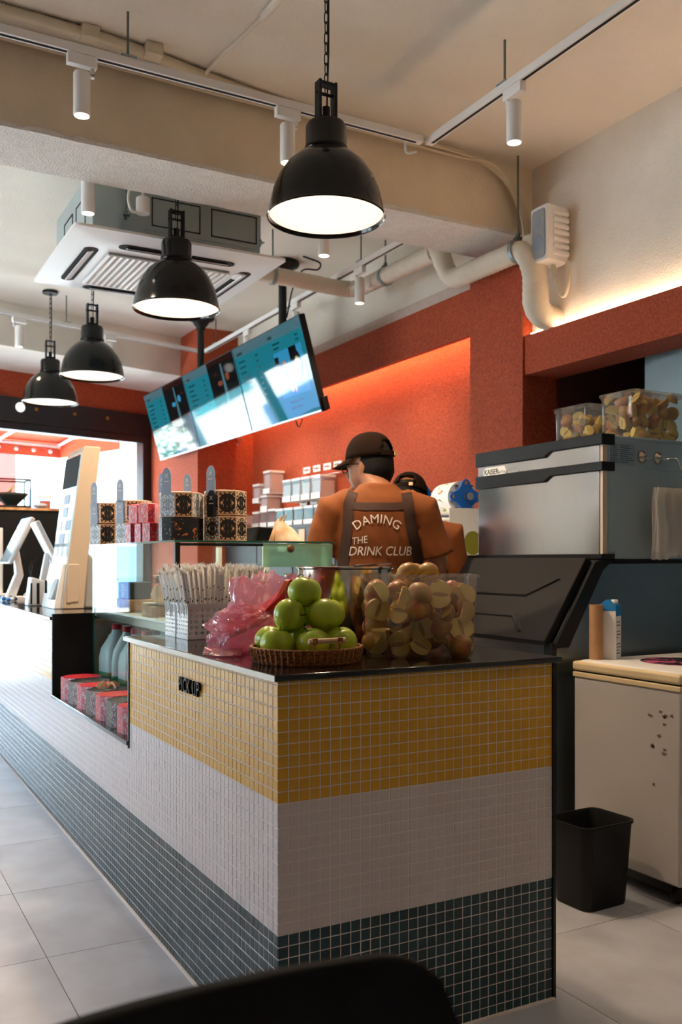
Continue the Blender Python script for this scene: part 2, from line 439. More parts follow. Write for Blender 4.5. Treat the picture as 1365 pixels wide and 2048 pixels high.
def text_mb(s, size, depth=0.0, mi=0, align='CENTER', bold=0.0, shear=0.0, space=1.0):
    cu = bpy.data.curves.new('lettering', 'FONT'); cu.body = s; cu.size = size; cu.extrude = depth
    cu.align_x = align; cu.align_y = 'CENTER'; cu.offset = bold; cu.shear = shear; cu.space_character = space
    cu.resolution_u = 3
    ob = bpy.data.objects.new('lettering', cu)
    me = bpy.data.meshes.new_from_object(ob)
    mb = MB(); mb.add([v.co for v in me.vertices], [tuple(p.vertices) for p in me.polygons], mi)
    bpy.data.objects.remove(ob); bpy.data.curves.remove(cu); bpy.data.meshes.remove(me)
    return mb

def frame_to(origin, xdir, ydir):
    x = Vector(xdir).normalized(); y = Vector(ydir).normalized(); z = x.cross(y)
    M = Matrix((x, y, z)).transposed().to_4x4(); M.translation = Vector(origin); return M

def rrect(cx, cy, w, d, r, z, n=5):
    pts = []
    for sx, sy, a0 in ((1,1,0),(-1,1,90),(-1,-1,180),(1,-1,270)):
        for k in range(n+1):
            a = R(a0 + 90*k/n)
            pts.append((cx + sx*(w/2-r) + r*math.cos(a), cy + sy*(d/2-r) + r*math.sin(a), z))
    return pts

def arc_pts(c, r, a0, a1, n, plane='xz'):
    out = []
    for k in range(n+1):
        a = R(a0 + (a1-a0)*k/n)
        p = {'xz': (r*math.cos(a), 0, r*math.sin(a)), 'xy': (r*math.cos(a), r*math.sin(a), 0), 'yz': (0, r*math.cos(a), r*math.sin(a))}[plane]
        out.append((c[0]+p[0], c[1]+p[1], c[2]+p[2]))
    return out

# ================================================================== THE SETTING
H = 3.30                                            # ceiling height
def fpt(s, off, z):                                 # point on / inside the shop front: along, inward, up
    p = FA + FD*s + FN*off; return (p.x, p.y, z)
def fbox(mb, s0, s1, o0, o1, z0, z1, mi=0):
    c = Vector(fpt((s0+s1)/2, (o0+o1)/2, (z0+z1)/2))
    return mb.obox(c, FD*((s1-s0)/2), FN*((o1-o0)/2), Vector((0,0,(z1-z0)/2)), mi)
def inside_front(x, y): return (Vector((x, y, 0)) - FA).dot(FN) > 0.0

mb = MB(); mb.prism([(-3.3,-2.7),(4.7,-2.7),(4.7,9.96),(2.95,9.42),(-3.3,7.5)], -0.06, -0.004)
floor = build(mb, 'floor', 'grout_floor', kind='structure', label='concrete-look floor of large square tiles')
tile_me = make_mesh(MB().box(-0.2988,0.2988,-0.2988,0.2988,-0.004,0.0), 'floor_tile', 'floor_tile')
fb = wloc(floor)
for i in range(-7, 7):
    for j in range(-9, 12):
        cx, cy = 0.558 + 0.3 + 0.6*i, 2.83 + 0.3 + 0.6*j
        if cy < -2.5 or not inside_front(cx, cy - 0.1) or cx < -3.1: continue
        t = bpy.data.objects.new('floor_tile', tile_me); COL.objects.link(t)
        t.parent = floor; t.location = Vector((cx, cy, 0)) - fb
        t.rotation_euler = (0, 0, random.choice((0, 1, 2, 3))*PI/2)

build(MB().box(-3.4, 4.8, -2.8, 10.0, H, H+0.12), 'ceiling', 'ceiling', kind='structure', label='rough plastered cream ceiling')

# the deep concrete beam across the room, with a chipped rough underside
mb = MB().box(-3.3, 3.33, 3.9, 4.29, 2.935, H)
beam = build(mb, 'ceiling_beam', 'beam_face', kind='structure', label='cream plastered concrete beam across the ceiling')
n = 150; front = []; back = []
for k in range(n+1):
    x = -3.3 + 6.63*k/n
    j = 0.010*noise.noise((x*6, 0, 0)) + 0.006*noise.noise((x*25, 3, 0))
    front.append((x, 3.893 + j, 2.935 + abs(j)*2.5)); back.append((x, 4.297 + 0.010*noise.noise((x*7, 9, 0)), 2.937))
vs = []; fs = []
for k in range(n+1):
    f0, b0 = front[k], back[k]
    vs += [f0, (f0[0], f0[1]+0.006, 2.922), (b0[0], b0[1]-0.006, 2.922), b0]
    if k:
        a, b = 4*(k-1), 4*k
        fs += [(a, b, b+1, a+1), (a+1, b+1, b+2, a+2), (a+2, b+2, b+3, a+3)]
build(MB().add(vs, fs), 'rough_underside', 'beam_soffit', beam)

mb = fbox(MB(), -5.2, 2.4, 0.0, 0.94, 2.935, H)
build(mb, 'ceiling_beam', 'stucco_white', kind='structure', label='white plastered beam above the shop front')

# right side: white upper wall, orange lintel, pillar, bulkhead and recessed wall
mb = MB().box(3.33, 3.5, -2.7, 3.9, 2.39, H).box(3.33, 3.5, -2.7, 0.9, 0, 2.39)
build(mb, 'wall_right', 'stucco_white', kind='structure', label='cream stucco wall above the orange lintel')
build(MB().box(3.272, 3.5, -2.7, 3.892, 2.18, 2.39), 'lintel', 'stucco_orange', kind='structure', label='orange stucco lintel over the kitchen recess')
build(MB().box(3.262, 3.7, 3.9, 4.37, 0, 2.93), 'pillar', 'stucco_orange', kind='structure', label='square orange stucco pillar beside the ice machine')
build(MB().box(3.275, 3.31, 4.37, 8.02, 2.50, 2.77).box(3.31, 3.46, 4.37, 8.02, 2.74, 2.77), 'bulkhead', 'stucco_orange', kind='structure', label='orange bulkhead hiding the light strip')
build(MB().box(3.285, 3.6, 4.37, 8.6, 2.77, 2.84), 'trim_1', 'pale_pink', kind='structure', label='bare pinkish plaster strip above the bulkhead')
build(MB().box(3.30, 3.6, 4.30, 8.9, 2.84, H), 'wall_upper', 'stucco_white', kind='structure', label='white plaster wall band under the ceiling')
build(MB().box(3.45, 3.6, 4.3, 8.0, 0, 2.86), 'wall_back', 'stucco_orange', kind='structure', label='recessed orange stucco wall behind the staff')
build(MB().box(2.905, 3.6, 7.99, 9.75, 0, H), 'pier', 'stucco_orange', kind='structure', label='orange pier between the back wall and the shop front')
# kitchen recess behind the lintel
mb = MB().box(4.6, 4.7, 0.9, 3.9, 0, 2.45).box(3.5, 4.7, 3.88, 4.0, 0, 2.45).box(3.5, 4.7, 0.8, 0.9, 0, 2.45).box(3.5, 4.7, 0.8, 4.0, 2.39, 2.48)
build(mb, 'wall_kitchen', 'dark_wall', kind='structure', label='dark reddish walls of the kitchen recess')
# rest of the room, behind the photographer and to the left
build(MB().box(-3.4, 3.5, -2.8, -2.7, 0, H), 'wall_rear', 'stucco_white', kind='structure', label='plain cream stucco rear wall')
mb = MB().box(-3.4, -3.25, -2.7, 4.4, 0, H).box(-3.4, -3.25, 7.3, 7.75, 0, H).box(-3.4, -3.25, 4.4, 7.3, 0, 0.95).box(-3.4, -3.25, 4.4, 7.3, 2.65, H).box(-3.4,-3.25,5.78,5.92,0.95,2.65)
build(mb, 'wall_left', 'stucco_orange', kind='structure', label='orange stucco side wall with two large added windows')

# light strips (real lamps of the place)
def led_strip(mb, label):
    return build(mb, 'light_strip', 'led', label=label, cat='light strip')
led_strip(MB().box(3.315, 3.33, 4.40, 7.96, 2.64, 2.652), 'warm light strip hidden behind the orange bulkhead')
MT['led2'] = mk('led_strip_cream', '#ffe9cc', 0.5, emit='#ffdcb0', es=13.0)
led_strip(MB().box(3.285, 3.297, 1.2, 3.86, 2.391, 2.399), 'warm light strip lying on top of the orange lintel').data.materials[0] = MT['led2']

# shop front
mb = MB(); fbox(mb, -5.0, 1.63, -0.12, 0.02, 2.69, H)
build(mb, 'wall_front', 'stucco_orange', kind='structure', label='orange band above the shop front glazing')
mb = MB(); fbox(mb, -5.0, 1.66, -0.12, 0.06, 2.46, 2.69)
hd = build(mb, 'trim_2', 'window_frame', kind='structure', label='dark bronze header above the shop front glazing', bevel=0.004)
for s, k in ((0.16, 0.045), (0.32, 0.016), (0.72, 0.016), (1.08, 0.016)):
    m2 = MB(); c = fpt(s, 0.07, 2.60)
    m2.lathe([(k, -0.006), (k, 0.004), (k*0.7, 0.008)], (0,0,0), 14)
    m2.xform(frame_to(c, FD, (0,0,1)))
    build(m2, 'downlight' if k > 0.03 else 'header_screw', 'led_white' if k > 0.03 else 'gold', hd)
bays = [(-1.75,-0.1),(-0.1,1.62)]
mb = MB(); fbox(mb, -5.0, -1.75, -0.12, 0.02, 0, 2.46)
build(mb, 'wall_front', 'stucco_white', kind='structure', label='white wall beside the shop front glazing')
for i, (a, b) in enumerate(bays):
    w = thing('window_%d' % (i+1), 'tall dark-framed shop front window with a middle rail', None, fpt((a+b)/2, 0, 0), kind='structure')
    m2 = MB(); jw = 0.05 if i < 1 else 0.11
    fbox(m2, a, a+0.05, -0.08, 0.05, 0, 2.46); fbox(m2, b-jw, b, -0.08, 0.05, 0, 2.46)
    fbox(m2, a+0.05, b-jw, -0.08, 0.05, 2.39, 2.46); fbox(m2, a+0.05, b-jw, -0.08, 0.05, 0, 0.09)
    build(m2, 'window_frame', 'window_frame', w, bevel=0.004)
    m2 = MB(); fbox(m2, a+0.05, b-jw, -0.07, 0.05, 1.42, 1.56)
    build(m2, 'middle_rail', 'window_frame', w, bevel=0.004)
    for z0, z1 in ((0.09, 1.42), (1.56, 2.39)):
        m2 = MB(); fbox(m2, a+0.05, b-jw, -0.022, -0.018, z0, z1); build(m2, 'pane', 'glass', w)
for i, (a, b) in enumerate(((4.4, 5.78), (5.92, 7.3))):  # unseen side windows, added to let daylight on to counter, floor and ceiling
    w = thing('window_%d' % (i+3), 'unseen large side window added for daylight', None, (-3.32, (a+b)/2, 0.95), kind='structure')
    m2 = MB().box(-3.36,-3.28,a,a+0.06,0.95,2.65).box(-3.36,-3.28,b-0.06,b,0.95,2.65).box(-3.36,-3.28,a+0.06,b-0.06,0.95,1.01).box(-3.36,-3.28,a+0.06,b-0.06,2.59,2.65)
    build(m2, 'window_frame', 'window_frame', w)
    build(MB().box(-3.322,-3.318,a+0.06,b-0.06,1.01,2.59), 'pane', 'glass', w)

# ------------------------------------------------------------------ outside
build(MB().box(-40, 40, -30, 60, -0.12, -0.065), 'street', 'street', kind='structure', label='pale sunlit street outside')
bl = thing('building', 'pale sunlit building across the street with posters', 'building', fpt(1.0, -9, -0.06))
m2 = MB(); fbox(m2, -14, 12, -14, -9, -0.06, 4.4); build(m2, 'wall', 'bldg', bl)
posters = [(-1.3,0.0,1.9,2.9,'pale_aqua'),(1.2,2.5,2.2,2.9,'pale_aqua'),(1.35,2.35,2.3,2.8,'bldg'),(2.9,3.6,2.1,3.2,'navy'),(3.8,4.6,2.2,3.3,'pale_red'),(-4.2,-2.4,2.2,3.1,'pale_blue'),
           (3.0,3.5,2.35,2.75,'bldg'),(-0.6,0.6,3.2,3.6,'pale_blue'),(1.5,3.0,3.2,3.5,'pale_blue'),(4.9,6.4,1.2,2.6,'pale_blue')]
for s0, s1, z0, z1, m in posters:
    m2 = MB(); o = 0.04 if m != 'bldg' else 0.06
    fbox(m2, s0, s1, -9, -9+o, z0, z1); build(m2, 'poster', m, bl)
for k in range(6):
    m2 = MB(); fbox(m2, -5.5+3*k, -4.3+3*k, -9, -8.97, 0.3, 1.5); build(m2, 'window', 'pale_blue', bl)
# utility pole and street tree
up = thing('utility_pole', 'grey utility pole standing in the street outside', 'pole', fpt(0.35, -6.0, -0.06))
m2 = MB(); c = fpt(0.35, -6.0, 0); m2.tube([(c[0],c[1],-0.06),(c[0],c[1],5.5)], [0.11,0.09], 12); build(m2, 'shaft', 'pole_grey', up)
m2 = MB(); fbox(m2, -0.5, 1.0, -6.05, -5.95, 3.2, 3.32); build(m2, 'crossarm', 'pole_grey', up)
tr = thing('street_tree', 'small leafy tree beside the utility pole outside', 'tree', fpt(0.8, -6.6, -0.06))
c = Vector(fpt(0.8, -6.6, 0)); m2 = MB().tube([(c.x,c.y,-0.06),(c.x+0.05,c.y,1.0),(c.x,c.y,1.7)], [0.06,0.05,0.03], 8); build(m2, 'trunk', 'stem', tr)
m2 = MB()
for k in range(220):
    d = Vector((random.gauss(0,1), random.gauss(0,1), random.gauss(0,1))).normalized()*random.uniform(0.2,0.6)
    p = c + Vector((d.x, d.y, 1.9 + d.z)); a = Vector((random.gauss(0,1),random.gauss(0,1),random.gauss(0,1))).normalized()*0.07
    b = a.cross(Vector((random.gauss(0,1),random.gauss(0,1),1))).normalized()*0.035
    m2.add([p-a, p+b, p+a, p-b], [(0,1,2,3)])
build(m2, 'foliage', 'leaf', tr, kind='stuff', smooth=False)
# orange awning with frame and string lights
aw = thing('awning', 'orange cloth awning over the shop front with metal frame', 'awning', fpt(-1.5, -0.7, 2.3))
m2 = MB()
def fpoly(mb, pts, th, mi=0):
    top = [fpt(*p) for p in pts]; bot = [(x, y, z - th) for x, y, z in top]
    k = len(pts); mb.add(top + bot, [tuple(range(k)), tuple(range(2*k-1, k-1, -1))] + [(i, (i+1) % k, k+(i+1) % k, k+i) for i in range(k)], mi)
fpoly(m2, [(-4.9,-0.13,2.72),(1.35,-0.13,2.72),(1.35,-1.35,2.50),(-4.9,-1.35,2.50)], 0.01); build(m2, 'canopy_cloth', 'awning', aw)
m2 = MB(); fbox(m2, -4.9, 1.36, -1.37, -1.36, 2.33, 2.50); fbox(m2, 1.35, 1.36, -1.36, -0.14, 2.33, 2.52); build(m2, 'valance', 'awning', aw)
for s in (-3.8,-2.9,-2.0,-1.1,-0.2,0.6,1.30):
    m2 = MB(); m2.tube([fpt(s,-0.15,2.68), fpt(s,-1.33,2.46)], 0.018, 6); build(m2, 'frame_bar', 'white_metal', aw)
m2 = MB(); m2.tube([fpt(-4.9,-1.33,2.46), fpt(1.33,-1.33,2.46)], 0.02, 6); build(m2, 'frame_bar', 'white_metal', aw)
sl = thing('string_lights', 'string of round bulbs along the awning edge', 'string lights', fpt(-1.5,-1.30,2.38))
m2 = MB(); m2.tube([fpt(-4.5+0.2*k, -1.30, 2.43 - 0.012*(k % 2)) for k in range(30)], 0.005, 5); build(m2, 'wire', 'black', sl)
for k in range(29):
    m2 = MB().ball(fpt(-4.4+0.2*k, -1.30, 2.39), 0.022, nu=8, nv=6); build(m2, 'bulb', 'spot_glow' if False else 'white_plastic', sl)

# ================================================================== THE TILED COUNTER
PX0, PY0 = 0.886, 1.909                            # the corner towards the camera
P = 0.0272                                         # tile pitch
CX1, BY1, NY1, CY1 = 1.703, 3.11, 4.36, 8.0        # back of counter, end of pick-up block, end of niche, far end
ct = thing('tiled_counter', 'long counter tiled in mustard, white and dark teal mosaic bands', 'counter', ((PX0+CX1)/2, 4.5, 0))
mb = MB().box(PX0+0.0011, CX1, PY0+0.0011, BY1, 0, 0.905).box(PX0+0.0011, CX1, BY1, NY1, 0, 0.55).box(PX0+0.0011, CX1, NY1, CY1, 0, 0.905)
build(mb, 'body', 'grout', ct)
def tile_color(row): return 2 if row < 12 else (1 if row < 23 else 0)
ROWS = 34; G = 0.0013; B = 0.0010
def tile_geo(w, h, cut=1.0):
    """one mosaic tile in local coordinates: face towards -y, pillowed edge, 18 triangles"""
    a, b = w/2 - G, h/2 - G
    out = [(-a,0.0035,-b),(a,0.0035,-b),(a,0.0035,b),(-a,0.0035,b)]
    mid = [(-a,0.0006,-b),(a,0.0006,-b),(a,0.0006,b),(-a,0.0006,b)]
    inn = [(-a+B,0,-b+B),(a-B,0,-b+B),(a-B,0,b-B),(-a+B,0,b-B)]
    v = out + mid + inn
    f = [(8,9,10,11)] + [(i,(i+1)%4,4+(i+1)%4,4+i) for i in range(4)] + [(4+i,4+(i+1)%4,8+(i+1)%4,8+i) for i in range(4)]
    return v, f
tm = ['tile_yellow','tile_white','tile_teal']
NCOL = 30
tile_mesh = {}
field = MB()
wz = lambda r: (r*P, min((r+1)*P, 0.905))
for r in range(ROWS):
    z0, z1 = wz(r)
    for c in range(NCOL):
        x0 = PX0 + c*P; v, f = tile_geo(P, z1-z0)
        jit = random.uniform(-0.0003, 0.0003)
        cx, cz = x0 + P/2, (z0+z1)/2
        if c < 10 and 4 <= r < 34:
            key = (tile_color(r), round(z1-z0, 4))
            if key not in tile_mesh:
                tile_mesh[key] = make_mesh(MB().add(v, f), 'tile', tm[key[0]], smooth=False)
            o = bpy.data.objects.new('tile', tile_mesh[key]); COL.objects.link(o); o.parent = ct
            o.location = Vector((cx, PY0 + jit, cz)) - wloc(ct)
        else:
            field.add([(cx+p[0], PY0+p[1]+jit, cz+p[2]) for p in v], f, tile_color(r))
ncy = int((6.35-PY0)/P)
for r in range(ROWS):
    z0, z1 = wz(r)
    for c in range(ncy):
        y0 = PY0 + c*P; y1 = y0 + P
        if BY1 < (y0+y1)/2 < NY1 and z1 > 0.548: continue
        v, f = tile_geo(P, z1-z0); jit = random.uniform(-0.0003, 0.0003)
        cy, cz = (y0+y1)/2, (z0+z1)/2
        field.add([(PX0+p[1]+jit, cy-p[0], cz+p[2]) for p in v], f, tile_color(r))
build(field, 'tile_field', tm, ct, kind='stuff', smooth=False, label='the remaining small mosaic tiles')
# niche: black side panel, black shelf board, bronze edge trims, white caulk at the floor
build(MB().box(PX0-0.004, 1.064, NY1-0.018, NY1+0.002, 0.566, 0.935), 'side_panel', 'black_matte', ct)
build(MB().box(PX0-0.010, 1.70, BY1-0.001, NY1, 0.550, 0.566), 'niche_shelf', 'black_stone', ct, bevel=0.002)
build(MB().box(PX0-0.004, PX0+0.012, BY1-0.002, BY1+0.008, 0.54, 0.905), 'edge_trim', 'window_frame', ct)
build(MB().box(CX1-0.004, CX1+0.006, PY0-0.004, PY0+0.012, 0.0, 0.905), 'edge_trim', 'black', ct)
build(MB().box(PX0-0.008, PX0+0.002, PY0-0.006, 6.35, 0.0, 0.005).box(PX0-0.008, CX1, PY0-0.008, PY0+0.002, 0, 0.005), 'caulk_line', 'grout', ct)
t = text_mb('PICK UP', 0.058, 0.004, bold=0.0, space=1.12)
t.xform(Matrix.Diagonal((0.74, 1.0, 1.0, 1.0)))
t.xform(frame_to((PX0-0.005, 2.49, 0.822), (0,-1,0), (0,0,1)))
build(t, 'lettering', 'black', ct, label='black raised letters reading PICK UP')

wt = build(MB().box(PX0-0.014, CX1+0.018, PY0-0.016, BY1+0.02, 0.906, 0.921), 'worktop', 'black_stone', bevel=0.003,
      label='polished black stone worktop on the pick-up end of the counter', cat='worktop')
build(MB().box(PX0-0.0165, PX0-0.0142, PY0-0.0165, BY1+0.02, 0.907, 0.920), 'edge_strip', 'steel', wt)
build(MB().box(PX0-0.014, CX1+0.018, NY1+0.003, CY1, 0.906, 0.921), 'worktop', 'black_stone', bevel=0.003,
      label='black stone worktop on the order end under the kiosk', cat='worktop')

# ================================================================== LIGHTS OVERHEAD
def chain_mesh():
    m2 = MB(); pts = []
    w, h = 0.0075, 0.014
    for k in range(16):
        a = 2*PI*k/16
        pts.append((w*math.cos(a), 0, h*(1 if math.sin(a) > 0 else -1)*abs(math.sin(a))**0.8 + 0.008*(1 if math.sin(a) > 0.01 else (-1 if math.sin(a) < -0.01 else 0))))
    m2.tube(pts, 0.0022, 6, closed=True)
    return make_mesh(m2, 'chain_link', 'black')
link_me = chain_mesh()

def pendant(loc, label, top):
    """big black enamel pendant; local z=0 is the rim"""
    t = thing('pendant_lamp', label, 'pendant lamp', loc, group='black pendant lamps over the counter')
    outer = [(0.212,0.0),(0.2145,0.004),(0.211,0.010),(0.205,0.045),(0.193,0.095),(0.173,0.143),(0.143,0.187),(0.103,0.222),(0.080,0.234),(0.075,0.240),(0.0745,0.325),(0.068,0.338),(0.045,0.343)]
    inner = [(0.040,0.232),(0.098,0.217),(0.138,0.182),(0.168,0.139),(0.188,0.093),(0.2,0.045),(0.206,0.010),(0.210,0.0)]
    sh = build(MB().lathe(inner + outer, n=48, cap0=True, cap1=True), 'shade', 'black_gloss', t, local=True, ang=50)
    build(MB().lathe([(0.2125,-0.0025),(0.2155,0.002),(0.2125,0.0065),(0.209,0.002),(0.2125,-0.0025)], n=48, cap0=False, cap1=False), 'rim', 'black_gloss', sh, local=True)
    build(MB().lathe([(0.0,0.012),(0.10,0.012),(0.2055,0.013)], n=48, cap0=False, cap1=False), 'diffuser', 'enamel', t, local=True, label='glowing cream diffuser')
    build(MB().lathe([(0.076,0.236),(0.0785,0.24),(0.0785,0.252),(0.076,0.256)], n=32, cap0=False, cap1=False), 'collar', 'black_gloss', t, local=True)
    m2 = MB()
    for s in (-1, 1): m2.box(s*0.032-0.005, s*0.032+0.005, -0.02, 0.02, 0.335, 0.49)
    m2.box(-0.036,0.036,-0.02,0.02,0.335,0.36).box(-0.036,0.036,-0.018,0.018,0.475,0.487)
    build(m2, 'bracket', 'black', t, local=True, bevel=0.002)
    build(MB().tube([(-0.042,0,0.445),(0.042,0,0.445)], 0.006, 8).tube([(0,0,0.34),(0,0,0.40)], 0.014, 10), 'pin', 'black', t, local=True)
    z = 0.445; k = 0
    while loc[2] + z + 0.02 < top:
        o = bpy.data.objects.new('chain_link', link_me); COL.objects.link(o); o.parent = t
        o.location = (0,0,z+0.018); o.rotation_euler = (0,0,(PI/2)*(k % 2) + 0.5); z += 0.0375; k += 1
    build(MB().tube([(0.006,0.006,0.40),(0.012,0.004,0.6),(0.008,-0.004,top-loc[2]-0.02)], 0.003, 6), 'cord', 'black', t, local=True)
    zz = top - loc[2]
    build(MB().lathe([(0.06,zz-0.022),(0.06,zz-0.004),(0.05,zz)], n=20), 'ceiling_rose', 'black', t, local=True)
    l = bpy.data.lights.new('pendant_glow', 'SPOT'); l.energy = 45; l.color = (1.0, 0.72, 0.46); l.spot_size = R(150); l.spot_blend = 0.6; l.shadow_soft_size = 0.06
    lo = bpy.data.objects.new('pendant_glow', l); COL.objects.link(lo); lo.parent = t; lo.location = (0,0,0.0)
    return t
pendant((1.566, 2.96, 2.42), 'black dome pendant lamp above the basket and bins on the pick-up worktop', H)
pendant((1.49, 4.40, 2.42), 'black dome pendant lamp hanging in front of the ceiling air conditioner', H)
pendant((1.535, 6.28, 2.42), 'black dome pendant lamp hanging just beyond the ceiling air conditioner', H)
pendant((1.50, 7.48, 2.42), 'black dome pendant lamp closest to the shop front glazing', H)

def spot_fixture(loc, ang, label, drop=0.10, light=True, energy=32, group='white track spotlights'):
    """white cylinder spot; loc is the underside of the track"""
    t = thing('track_spotlight', label, 'spotlight', loc, (0,0,ang), group=group); t.scale = (0.93,0.93,0.93)
    build(MB().box(-0.06, 0.06, -0.017, 0.017, -0.045, 0.0), 'adapter', 'white_metal', t, local=True, bevel=0.003)
    build(MB().box(0.035, 0.05, -0.008, 0.008, -0.075, -0.04).box(0.0, 0.05, -0.008, 0.008, -0.082, -0.07), 'arm', 'white_metal', t, local=True)
    m2 = MB().lathe([(0.0305,-0.245),(0.034,-0.24),(0.034,-0.075),(0.031,-0.07)], (0.0,0,0), 24, cap0=False)
    build(m2, 'barrel', 'white_metal', t, local=True)
    build(MB().lathe([(0.0,-0.236),(0.031,-0.236)], (0,0,0), 20, False, False), 'lens', 'spot_glow', t, local=True)
    if light:
        l = bpy.data.lights.new('spot_beam', 'SPOT'); l.energy = energy; l.color = (1.0, 0.76, 0.52); l.spot_size = R(95); l.spot_blend = 0.7; l.shadow_soft_size = 0.03
        lo = bpy.data.objects.new('spot_beam', l); COL.objects.link(lo); lo.parent = t; lo.location = (0,0,-0.24)
    return t
def track(p0, p1, label, rods=(), top=H):
    p0, p1 = Vector(p0), Vector(p1); d = (p1-p0).normalized(); s = Vector((d.y,-d.x,0))
    t = thing('light_track', label, 'light track', tuple((p0+p1)/2))
    m2 = MB().obox((p0+p1)/2 + Vector((0,0,0.017)), d*((p1-p0).length/2), s*0.017, Vector((0,0,0.016)))
    build(m2, 'rail', 'white_metal', t)
    m2 = MB().obox((p0+p1)/2 + Vector((0,0,0.0005)), d*((p1-p0).length/2-0.03), s*0.006, Vector((0,0,0.0012)))
    build(m2, 'slot', 'dark_slot', t)
    for k in rods:
        p = p0 + d*k
        m2 = MB().tube([p + Vector((0,0,0.03)), (p.x,p.y,top)], 0.005, 8); build(m2, 'hanger_rod', 'rod', t)
        m2 = MB().obox(p + Vector((0,0,0.036)), d*0.03, s*0.022, Vector((0,0,0.003))); build(m2, 'hanger_clip', 'galv', t)
    return t
TZ = 3.085
track((-2.6, 3.53, TZ), (2.36, 3.53, TZ), 'white light track along the near face of the ceiling beam', rods=(1.2, 3.60))
track((2.40, 3.53, TZ), (2.40, -1.6, TZ), 'white light track running over the staff aisle', rods=(0.55, 2.6, 4.5))
track((2.95, 4.55, 3.05), (2.95, 7.9, 3.05), 'white light track in front of the orange bulkhead', rods=(0.55, 1.75, 3.1))
fd = Vector((-0.956,-0.292,0))
e = Vector((2.93,7.94,3.05)); track(tuple(e), tuple(e + fd*3.0), 'white light track parallel to the shop front', rods=(1.35,))
track((-1.0, 4.335, 3.02), (2.6, 4.335, 3.02), 'white light track on the far side of the ceiling beam', rods=(0.9, 2.9))
spot_fixture((0.824, 3.53, TZ), 0, 'white cylinder spotlight on the beam track beside the threaded rod')
spot_fixture((1.683, 3.53, TZ), 0, 'white cylinder spotlight on the beam track next to the nearest pendant lamp')
spot_fixture((2.40, 2.92, TZ), PI/2, 'white cylinder spotlight on the aisle track facing the wall speaker', energy=16)
spot_fixture((2.40, 1.1, TZ), PI/2, 'unseen white cylinder spotlight added on the aisle track over the seating', energy=18)  # out-of-view spot, added to light the aisle and ice machine side
spot_fixture((-0.9, 3.53, TZ), 0, 'white cylinder spotlight on the beam track above the walkway')
spot_fixture((1.04, 4.335, 3.02), 0, 'white cylinder spotlight in front of the air conditioner casing')
spot_fixture((2.28, 4.335, 3.02), 0, 'white cylinder spotlight between the nearest pendant and the bulkhead')
spot_fixture((2.95, 5.12, 3.05), PI/2, 'white cylinder spotlight by the bend of the wrapped pipe')
spot_fixture((2.95, 6.05, 3.05), PI/2, 'white cylinder spotlight just behind the black screen post')
spot_fixture((2.95, 6.95, 3.05), PI/2, 'white cylinder spotlight above the middle menu screen')
track((-0.7, -2.3, TZ), (-0.7, 2.6, TZ), 'unseen white light track added over the customer walkway', rods=(0.6, 2.4, 4.3))  # unseen track and its spots, added for warm light from behind the camera
for k, y in enumerate((-1.6, 0.0, 1.6)):
    spot_fixture((-0.7, y, TZ), PI/2, 'unseen white cylinder spotlight added over the walkway, %s' % ('by the rear wall', 'above the seating', 'towards the beam')[k], energy=9)
q = e + fd*0.95; spot_fixture(tuple(q), math.atan2(fd.y, fd.x), 'white cylinder spotlight over the far menu screen end')
q = e + fd*1.75; spot_fixture(tuple(q), math.atan2(fd.y, fd.x), 'white cylinder spotlight between the two farthest pendant lamps')

# ================================================================== AIR CONDITIONER
AX0, AX1, AY0, AY1, AZ = 1.01, 2.13, 4.47, 5.52, 2.76
ac = thing('ceiling_air_conditioner', 'large ceiling cassette air conditioner with white grille panel and grey casing', 'air conditioner', ((AX0+AX1)/2, (AY0+AY1)/2, AZ))
m2 = MB(); cx, cy, w, d = (AX0+AX1)/2, (AY0+AY1)/2, AX1-AX0, AY1-AY0
m2.rings([rrect(cx,cy,w,d,0.03,AZ+0.035), rrect(cx,cy,w,d,0.03,AZ+0.022), rrect(cx,cy,w-0.22,d-0.22,0.05,AZ), rrect(cx,cy,w-0.6,d-0.6,0.03,AZ-0.002)])
build(m2, 'panel', 'white_plastic', ac, ang=20)
build(MB().box(AX0+0.11, AX1-0.11, AY0+0.11, AY1-0.11, AZ+0.035, 3.12), 'casing', 'ac_steel', ac, bevel=0.004)
# intake grille: slats both ways
gw, gd = w-0.46, d-0.50
m2 = MB().box(cx-gw/2, cx+gw/2, cy-gd/2, cy+gd/2, AZ-0.006, AZ-0.003); build(m2, 'grille_recess', 'grey_plastic', ac)
gx = MB().box(-gw/2, gw/2, -0.007, 0.007, -0.005, 0.005); gxm = make_mesh(gx, 'grille_slat', 'white_plastic')
gy = MB().box(-0.0065, 0.0065, -gd/2, gd/2, -0.004, 0.004); gym = make_mesh(gy, 'grille_slat', 'white_plastic')
for k in range(26):
    o = bpy.data.objects.new('grille_slat', gxm); COL.objects.link(o); o.parent = ac
    o.location = Vector((cx, cy - gd/2 + gd*(k+0.5)/26, AZ-0.012)) - wloc(ac); o.rotation_euler = (R(35),0,0)
for k in range(21):
    o = bpy.data.objects.new('grille_slat', gym); COL.objects.link(o); o.parent = ac
    o.location = Vector((cx - gw/2 + gw*k/20, cy, AZ-0.016)) - wloc(ac)
